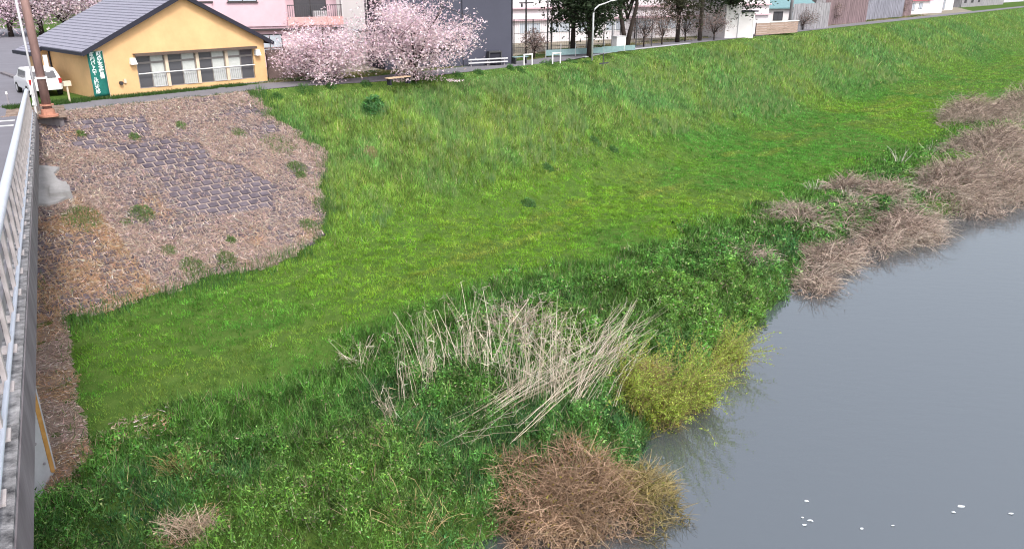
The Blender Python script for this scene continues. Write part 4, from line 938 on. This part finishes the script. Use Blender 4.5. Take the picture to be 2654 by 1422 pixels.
BE = empty('wooden_bench', onz(1008, 222, CREST), 44, 'low pale wooden bench on the path edge under the cherry tree', 'bench')
for k in range(2): m = MB(); m.box(0, 1.75, k * .2, k * .2 + .17, .38, .44); m.build('seat_plank', M['wood'], BE)
for x in (.12, 1.5): m = MB(); m.box(x, x + .12, .02, .34, 0, .379); m.build('leg', M['dark'], BE)
m = MB(); m.box(1.66, 1.76, .1, .3, 0, .62); m.build('arm_post', M['dark'], BE)
LP = empty('street_lamp', onz(1534, 157, CREST), 70, 'white lamp post with curved arm in the park', 'street lamp')
m = MB(); m.tube([(0, 0, 0), (0, 0, 3.6), (.12, 0, 3.95), (.45, 0, 4.2), (1.0, 0, 4.35), (1.55, 0, 4.55)], [.085, .07, .06, .055, .05, .045], 8); m.build('pole', M['lightsteel'], LP, True)
m = MB(); m.hexa([(1.5, -.11, 4.50), (2.1, -.1, 4.62), (2.1, .1, 4.62), (1.5, .11, 4.50)], [(1.5, -.08, 4.62), (2.05, -.06, 4.72), (2.05, .06, 4.72), (1.5, .08, 4.62)]); m.build('lamp_head', M['white'], LP)
for (u, v, r_, h_, mt, lab) in [(1586, 130, .10, 9, 'lightsteel', 'pale utility pole right of the curved lamp post'), (1418, 148, .07, 8, 'steel', 'thin dark utility pole in front of the park net'), (1363, 140, .09, 8, 'steel', 'dark utility pole next to the navy building'), (1813, 106, .24, 12, 'bark2', 'thick dark utility pole between the evergreen trees'), (2044, 80, .22, 10, 'greywall', 'grey utility pole at the end of the brown board fence'), (957, 175, .09, 8, 'steel', 'thin black utility pole beside the white house')]:
    E = empty('utility_pole', onz(u, v, CREST), 60, lab, 'pole')
    m = MB(); m.tube([(0, 0, -.1), (0, 0, h_)], [r_, r_ * .75], 10); m.build('shaft', M[mt], E, True)
    m = MB(); m.box(-.9, .9, -.05, .05, h_ - .5, h_ - .4); m.build('crossarm', M['steel'], E)
    if u in (1363, 1813): m = MB(); m.box(-.7, .7, -.1, 0, 4.2, 4.3).box(-.55, -.4, -.1, 0, 3.9, 4.19); m.build('bracket', M['steel'], E)
# marker post by the hall, tiny path post
E = empty('marker_post', onz(182, 266, CREST), 42, 'small cream marker post with box head in front of the hall', 'post')
m = MB(); m.tube([(0, 0, -.1), (0, 0, .85)], .05, 8); m.build('post', M['cream'], E); m = MB(); m.box(-.16, .2, -.09, .09, .851, 1.1); m.build('head', M['cream'], E)
E = empty('path_post', onz(1563, 168, CREST), 42, 'thin dark stake on the grass lip beside the path', 'post')
m = MB(); m.tube([(0, 0, -.1), (0, 0, .85)], .04, 6); m.build('stake', M['steel'], E); m = MB(); m.box(-.5, .7, -.02, .02, .05, .15); m.build('foot', M['steel'], E)
KB = MB()
KE = empty('path_kerb', P(0, 0, 0), 90, 'pale concrete kerb strip along the path beside the park', 'kerb')
for i in range(10): l0 = 54 + i * 2.0; KB = MB(); KB.hexa([P(l0, -42.1 + float(co(l0)), CREST), P(l0 + 1.97, -42.1 + float(co(l0 + 1.97)), CREST), P(l0 + 1.97, -41.75 + float(co(l0 + 1.97)), CREST), P(l0, -41.75 + float(co(l0)), CREST)], [P(l0, -42.1 + float(co(l0)), CREST + .06), P(l0 + 1.97, -42.1 + float(co(l0 + 1.97)), CREST + .06), P(l0 + 1.97, -41.75 + float(co(l0 + 1.97)), CREST + .06), P(l0, -41.75 + float(co(l0)), CREST + .06)]); KB.build('kerb_stone', M['pale'], KE)

# ------------------------------------------------------------------ road side things left of the pole
GRL = empty('white_guardrail', BP(52, 4.05, CREST), BAZ, 'white pipe guardrail on the far side of the road', 'guardrail')
m = MB(); m.tube([(-6, .9, .8), (0, .45, .8), (6, 0, .8), (7, -.1, .7), (7.1, -.12, .02)], .06, 8); m.build('top_rail', M['white'], GRL, True)
m = MB(); m.tube([(-6, .9, .4), (0, .45, .4), (7, -.08, .4)], .045, 8); m.build('lower_rail', M['white'], GRL, True)
for x in (-5, -2, 1, 4): m = MB(); m.tube([(x, .45 - .075 * x, 0), (x, .45 - .075 * x, .8)], .05, 8); m.build('post', M['white'], GRL)
for (a, la, lab) in [(47, 2.1, 'thin delineator post with white cap standing on road surface'),]:
    E = empty('delineator', BP(a, la, CREST + .012), BAZ, lab, 'delineator')
    m = MB(); m.tube([(0, 0, 0), (0, 0, .05)], .14, 10); m.build('foot', M['tyre'], E); m = MB(); m.tube([(0, 0, .05), (0, 0, .62)], .035, 8); m.build('post', M['galv_dull'], E); m = MB(); m.tube([(0, 0, .62), (0, 0, .75)], .05, 8); m.build('cap', M['white'], E)
PG = empty('pipe_guard', BP(43.6, .98, CREST), BAZ, 'white pipe guard running past the red pole', 'guardrail')
for z in (.45, .95): m = MB(); m.tube([(0, 0, z), (9, -.1, z), (16, .05, z)], .045, 8); m.build('rail', M['white'], PG, True)
for x in (.1, 3, 6, 9, 12, 15.8): m = MB(); m.tube([(x, -.05, 0), (x, -.05, .97)], .05, 8); m.build('post', M['white'], PG)
CB = empty('road_kerb', BP(60, 1.6, CREST), BAZ, 'dark diagonal kerb end where a side road joins', 'kerb')
m = MB(); m.hexa([(0, 0, 0), (5, 1.1, 0), (5, 1.4, 0), (0, .3, 0)], [(0, 0, .15), (5, 1.1, .15), (5, 1.4, .15), (0, .3, .15)]); m.build('stone', M['concrete_dark'], CB)
# white car behind the pole
CA = empty('parked_car', onz(104, 243, CREST), -42, 'white hatchback parked between red pole and yellow hall', 'car')
def car(E):
    prof = [(-1.9, .35), (-1.95, .75), (-1.75, .95), (-1.45, 1.42), (-1.2, 1.5), (.5, 1.48), (1.1, 1.0), (1.8, .88), (1.95, .65), (1.9, .35)]
    n = len(prof); m = MB(); rows = []
    for (y, k, top) in ((-.8, .0, 1), (-.74, .0, 0), (.74, 0, 0), (.8, 0, 1)):
        rows.append([(x, y, z if z < 1.0 or top == 0 else min(z, 1.0)) for (x, z) in prof])
    def tap(x, y, z): return (x, y * (1 - .16 * max(0, (z - .9) / .6)), z)
    a = [tap(x, -.82, z) for x, z in prof]; b_ = [tap(x, .82, z) for x, z in prof]
    m.add(a + b_, [tuple(range(n)), tuple(range(2 * n - 1, n - 1, -1))] + [(i, i + n, (i + 1) % n + n, (i + 1) % n) for i in range(n)])
    body = m.build('body', M['carwhite'], E)
    bv = body.modifiers.new('b', 'BEVEL'); bv.width = .07; bv.segments = 2
    MB().hexa([(-1.77, -.62, 1.02), (-1.77, .62, 1.02), (-1.72, .62, 1.02), (-1.72, -.62, 1.02)], [(-1.53, -.58, 1.36), (-1.53, .58, 1.36), (-1.48, .58, 1.36), (-1.48, -.58, 1.36)]).build('rear_window', M['pane_dark'], E)
    for s_ in (-1, 1):
        MB().hexa([(-1.3, s_ * .815, 1.0), (.6, s_ * .815, 1.0), (.6, s_ * .80, 1.0), (-1.3, s_ * .80, 1.0)], [(-1.2, s_ * .755, 1.38), (.35, s_ * .755, 1.38), (.35, s_ * .74, 1.38), (-1.2, s_ * .74, 1.38)]).build('side_window', M['pane_dark'], E)
        MB().box(-1.98, -1.85, s_ * .72 - .07, s_ * .72 + .07, .72, .98).build('tail_light', M['lampred'], E)
        for x in (-1.25, 1.25):
            w_ = MB().tube([(x, s_ * .66, .31), (x, s_ * .85, .31)], .31, 16).build('wheel', M['tyre'], E)
            MB().tube([(x, s_ * .851, .31), (x, s_ * .86, .31)], .19, 12).build('rim', M['lightsteel'], w_)
    MB().box(-1.99, -1.88, -.7, .7, .38, .62).build('bumper', M['carwhite'], E)
    MB().box(-2.0, -1.991, -.17, .17, .5, .6).build('number_plate', M['white'], E)
car(CA)

# ------------------------------------------------------------------ trees
def tree(name, label, cat, base, h, rad, crown_z, crown_h, trunk_r, nleaf, cA, cB, size, mt, group=None, barkm='bark', limbs=9, lean=(0, 0), gaps=.42, twigs=60, seed=0, flat=.8, hang=0., bottom=.0, fork=False, clumps=70, crad=.55):
    rd = random.Random(seed); g = np.random.default_rng(seed)
    E = empty(name, base, 90, label, cat, group); m = MB()
    tz = crown_z + crown_h * .25
    trunkpts = [(0, 0, -.1), (lean[0] * .3, lean[1] * .3, tz * .4), (lean[0], lean[1], tz)]
    top = Vector(trunkpts[-1])
    if fork:
        for s_ in (-1, 1): m.tube([(0, 0, -.1), (s_ * .35, 0, tz * .35), (s_ * .8 + lean[0], 0, tz * .75), (s_ * .7 + lean[0], 0, h * .95)], [trunk_r, trunk_r * .8, trunk_r * .6, trunk_r * .2], 8)
    else:
        m.tube(trunkpts + [(lean[0], lean[1], min(h * .95, crown_z + crown_h * .9))], [trunk_r * 1.25, trunk_r, trunk_r * .75, trunk_r * .2], 8)
    tips = []
    for i in range(limbs):
        a = 6.283 * i / limbs + rd.uniform(-.3, .3); rr = rad * rd.uniform(.55, .95); zz = crown_z + crown_h * rd.uniform(.1, .95)
        s = Vector((lean[0] * .7, lean[1] * .7, rd.uniform(.35, .95) * tz)); e = Vector((lean[0] + rr * math.cos(a), lean[1] + rr * math.sin(a), zz))
        k = (s + e) / 2 + Vector((0, 0, rd.uniform(0, .12) * h)); m.tube([s, k, e], [trunk_r * .45, trunk_r * .28, trunk_r * .08], 6); tips += [k, e]
        for j in range(max(1, twigs // limbs)):
            q = s.lerp(e, rd.uniform(.3, 1)) + Vector((0, 0, .06 * h)); e2 = q + Vector((rd.gauss(0, 1), rd.gauss(0, 1), rd.gauss(.2 - hang, .8))) * rad * .28
            m.tube([q, (q + e2) / 2 + Vector((0, 0, .05)), e2], [trunk_r * .10, trunk_r * .07, trunk_r * .03], 4, False); tips.append(e2)
    m.build('trunk', M[barkm], E, True)
    # crown: leaf faces gathered in clumps inside an uneven volume
    cs = []
    while len(cs) < clumps:
        p = g.normal(size=3); p = p / np.linalg.norm(p) * g.random() ** .4
        if p[2] < -1 + bottom: continue
        q = np.array([p[0] * rad + lean[0], p[1] * rad + lean[1], crown_z + crown_h * (.5 + .5 * p[2])])
        if g.random() < gaps and vnoise(np.array([q[0] * .9 + seed]), np.array([q[2] * .9]), 7)[0] < .45: continue
        cs.append(q)
    cs = np.array(cs); tipa = np.array([tuple(t_) for t_ in tips]); pick = g.integers(0, len(cs), nleaf)
    p = cs[pick] + g.normal(size=(nleaf, 3)) * crad * rad * .42 * np.array([1, 1, .75])
    k = int(nleaf * .25); tp = tipa[g.integers(0, len(tipa), k)] + g.normal(size=(k, 3)) * rad * .09; p[:k] = tp
    if hang: p[:, 2] -= hang * g.random(nleaf)
    p[:, 2] = np.maximum(p[:, 2], .05)
    sh = g.random(len(cs))[pick]
    v = leaf_tris(p, size * (.6 + .8 * g.random(nleaf)), flat); c = jit(mixc(cA, cB, np.clip(.6 * sh + .4 * g.random(nleaf), 0, 1)), .12)
    npmesh('crown', v, 3, c, M[mt], E); return E
PKA, PKB = (.54, .39, .43), (.90, .76, .81)
tree('cherry_tree', 'large round cherry tree in full pink blossom before the navy building', 'cherry tree', onz(1078, 206, CREST), 5.0, 3.55, .15, 5.0,   .17, 21000, PKA, PKB, .14, 'petal', 'blossoming cherry trees by the path', limbs=13, seed=3, twigs=110, clumps=95, crad=.36, gaps=.7)
tree('cherry_tree', 'smaller cherry tree in pink blossom next to the brown garden wall', 'cherry tree', onz(846, 212, CREST), 3.8, 2.95, .1, 3.5, .13, 15000, PKA, PKB, .13, 'petal', 'blossoming cherry trees by the path', limbs=11, seed=5, twigs=110, clumps=70, crad=.36, gaps=.7)
for i, (u, v, s_) in enumerate([(30, 96, 1.0), (110, 92, 1.05), (175, 88, 1.0), (245, 84, .9), (-40, 96, 1.1)]):
    tree('cherry_tree', ['pink cherry tree in the blossom row behind the hall roof'][0], 'cherry tree', onz(u, v, CREST), 7 * s_, 4.6, .8, 7.5 * s_, .25, 5200, (.50, .36, .42), (.84, .72, .78), .26, 'petal', 'cherry row beyond the road', limbs=10, seed=20 + i, twigs=40, clumps=90, crad=.42)
DG1, DG2 = (.012, .024, .012), (.050, .075, .035)
tree('evergreen_tree', 'dark evergreen with straight trunk left of the curved lamp', 'tree', onz(1484, 141, CREST), 9, 2.6, 2.2, 7, .20, 6500, DG1, DG2, .26, 'leaf', 'evergreens in the park', limbs=12, seed=31, hang=.6, clumps=60)
tree('evergreen_tree', 'dark evergreen directly behind the curved lamp post', 'tree', onz(1528, 147, CREST), 9, 2.7, 2.1, 7, .22, 6500, DG1, DG2, .26, 'leaf', 'evergreens in the park', limbs=12, seed=32, hang=.6, clumps=60)
tree('evergreen_tree', 'forked dark tree behind the white storage box', 'tree', onz(1622, 130, CREST), 9, 2.6, 4.0, 5, .26, 3000, DG1, DG2, .26, 'leaf', 'evergreens in the park', limbs=9, seed=33, clumps=40, fork=True)
tree('evergreen_tree', 'dark evergreen left of the thick dark utility pole', 'tree', onz(1755, 110, CREST), 9, 3.1, 2.6, 7, .2, 5200, (.03, .035, .018), (.085, .085, .05), .3, 'leaf', 'evergreens in the park', limbs=10, seed=34, hang=.5, clumps=60)
tree('evergreen_tree', 'broad dark evergreen beside the white garage', 'tree', onz(1888, 98, CREST), 10, 4.2, 2.9, 8, .28, 8500, DG1, DG2, .3, 'leaf', 'evergreens in the park', limbs=13, seed=35, hang=.5, clumps=70)
for i, (u, v, h_, lab) in enumerate([(1668, 122, 3.8, 'bare brown shrub right of the forked tree'), (1715, 116, 4.2, 'bare pinkish shrub in front of the lilac apartment'), (1775, 108, 3.5, 'olive brown bare shrub near the thick utility pole'), (1850, 104, 3.0, 'reddish bare shrub left of the broad evergreen'), (1385, 152, 2.2, 'scrawny bare bush behind the white hoop barrier'), (2150, 65, 3.2, 'grey bare shrub before the reddish corrugated fence'), (2215, 56, 3.4, 'tall bare shrub where reddish and blue grey fences meet'), (2330, 43, 3.0, 'bare shrub beside the red roofed hut'), (2080, 78, 2.4, 'low bare shrub before the grey sheet fence')]):
    tree('bare_shrub', lab, 'shrub', onz(u, v, CREST), h_, 1.7 if i != 4 else 1.0, .5, h_ - .4, .07, 1500, (.13, .09, .085), (.30, .23, .21), .12, 'straw', 'bare shrubs along the path', limbs=14, seed=50 + i, twigs=160, clumps=40)
for i, (u, v) in enumerate([(1560, 66), (1700, 62), (1830, 58), (2010, 52), (2150, 36), (2300, 22), (2440, 8), (2580, -2), (1400, 80)]):
    tree('background_tree', 'grey green tree in the far belt behind the houses', 'tree', onz(u, v, CREST), 14, 7.5, 1.5, 14, .35, 3200, (.05, .06, .045), (.12, .13, .10), .55, 'leaf', 'far tree belt', limbs=8, seed=70 + i, twigs=24, clumps=60)

# ------------------------------------------------------------------ verge grass around the hall and path (stuff)
V = []; C = []
for (l0, l1, w0, w1, n, hh) in [(12, 25, -45.6, -44.25, 9000, .16), (25, 70, -47.5, -44.6, 20000, .10), (70, 170, -47, -44.7, 9000, .12), (13, 24, -42.0, -41.6, 900, .14)]:
    l, w = sample(n, l0, l1, w0, w1); w = w + co(l); p = xyz(l, w)
    keep = fbm(l * .9, w * .9, 88) > .36
    hx, hy = (p[:, 0] + 22.5), (p[:, 1] - 42.5); sx, sy = hx * LX + hy * LY, -hx * LY + hy * LX
    keep &= ~((sx > 0) & (sx < 10.42) & (sy > 0)); l, w, p = l[keep], w[keep], p[keep]; n = len(l); d = np.linalg.norm(p, axis=1)
    V.append(blade_tris(p, hh * (.5 + rng.random(n)), np.clip(.0008 * d, .02, .08), rng.uniform(.1, .7, n)))
    t_ = sst(.4, .6, fbm(l * .4, w * .4, 89)); C.append(jit(mixc((.06, .12, .03), (.25, .23, .10), t_ * (l > 25)), .2))
tag(npmesh('verge_grass', np.concatenate(V), 3, np.concatenate(C), M['leaf']), 'thin grass on the verge between path and buildings', 'grass', kind='stuff')
YARD = MB(); yp = [P(26, -44.3, CREST + .003), P(200, -44.3, CREST + .003), P(330, -90, CREST + .003), P(26, -90, CREST + .003)]
YARD.add(yp, [(0, 1, 2, 3)]); yo = YARD.build('park_ground', mat('park_earth', (.16, .15, .12), .95, 0, .6, .3, col2=(.30, .26, .21), spec=.05), None, recalc=False)
if yo.data.polygons[0].normal.z < 0: yo.data.flip_normals()
tag(yo, kind='structure')

# ------------------------------------------------------------------ floating scraps
for i, (u, v, s_) in enumerate([(2090, 1298, .09), (2080, 1341, .07), (2100, 1349, .11), (2085, 1360, .08), (2232, 1369, .07), (2314, 1362, .06), (2471, 1327, .11), (2491, 1312, .13), (2620, 1331, .10)]):
    x, y, _ = onz(u, v, WAT); m = MB(); n = 7; a0 = random.random() * 6
    s_ *= .75; ring = [(s_ * random.uniform(.6, 1.2) * math.cos(a0 + j * .9), .6 * s_ * random.uniform(.6, 1.2) * math.sin(a0 + j * .9), .004 + random.uniform(0, .02)) for j in range(n)]
    m.add(ring + [(0, 0, .035)], [(j, (j + 1) % n, n) for j in range(n)]); o = m.build('floating_scrap', M['foam'], None)
    o.location = (x, y, WAT + .002); tag(o, 'tiny white scrap floating on the open water', 'scrap', 'white scraps floating on the river')
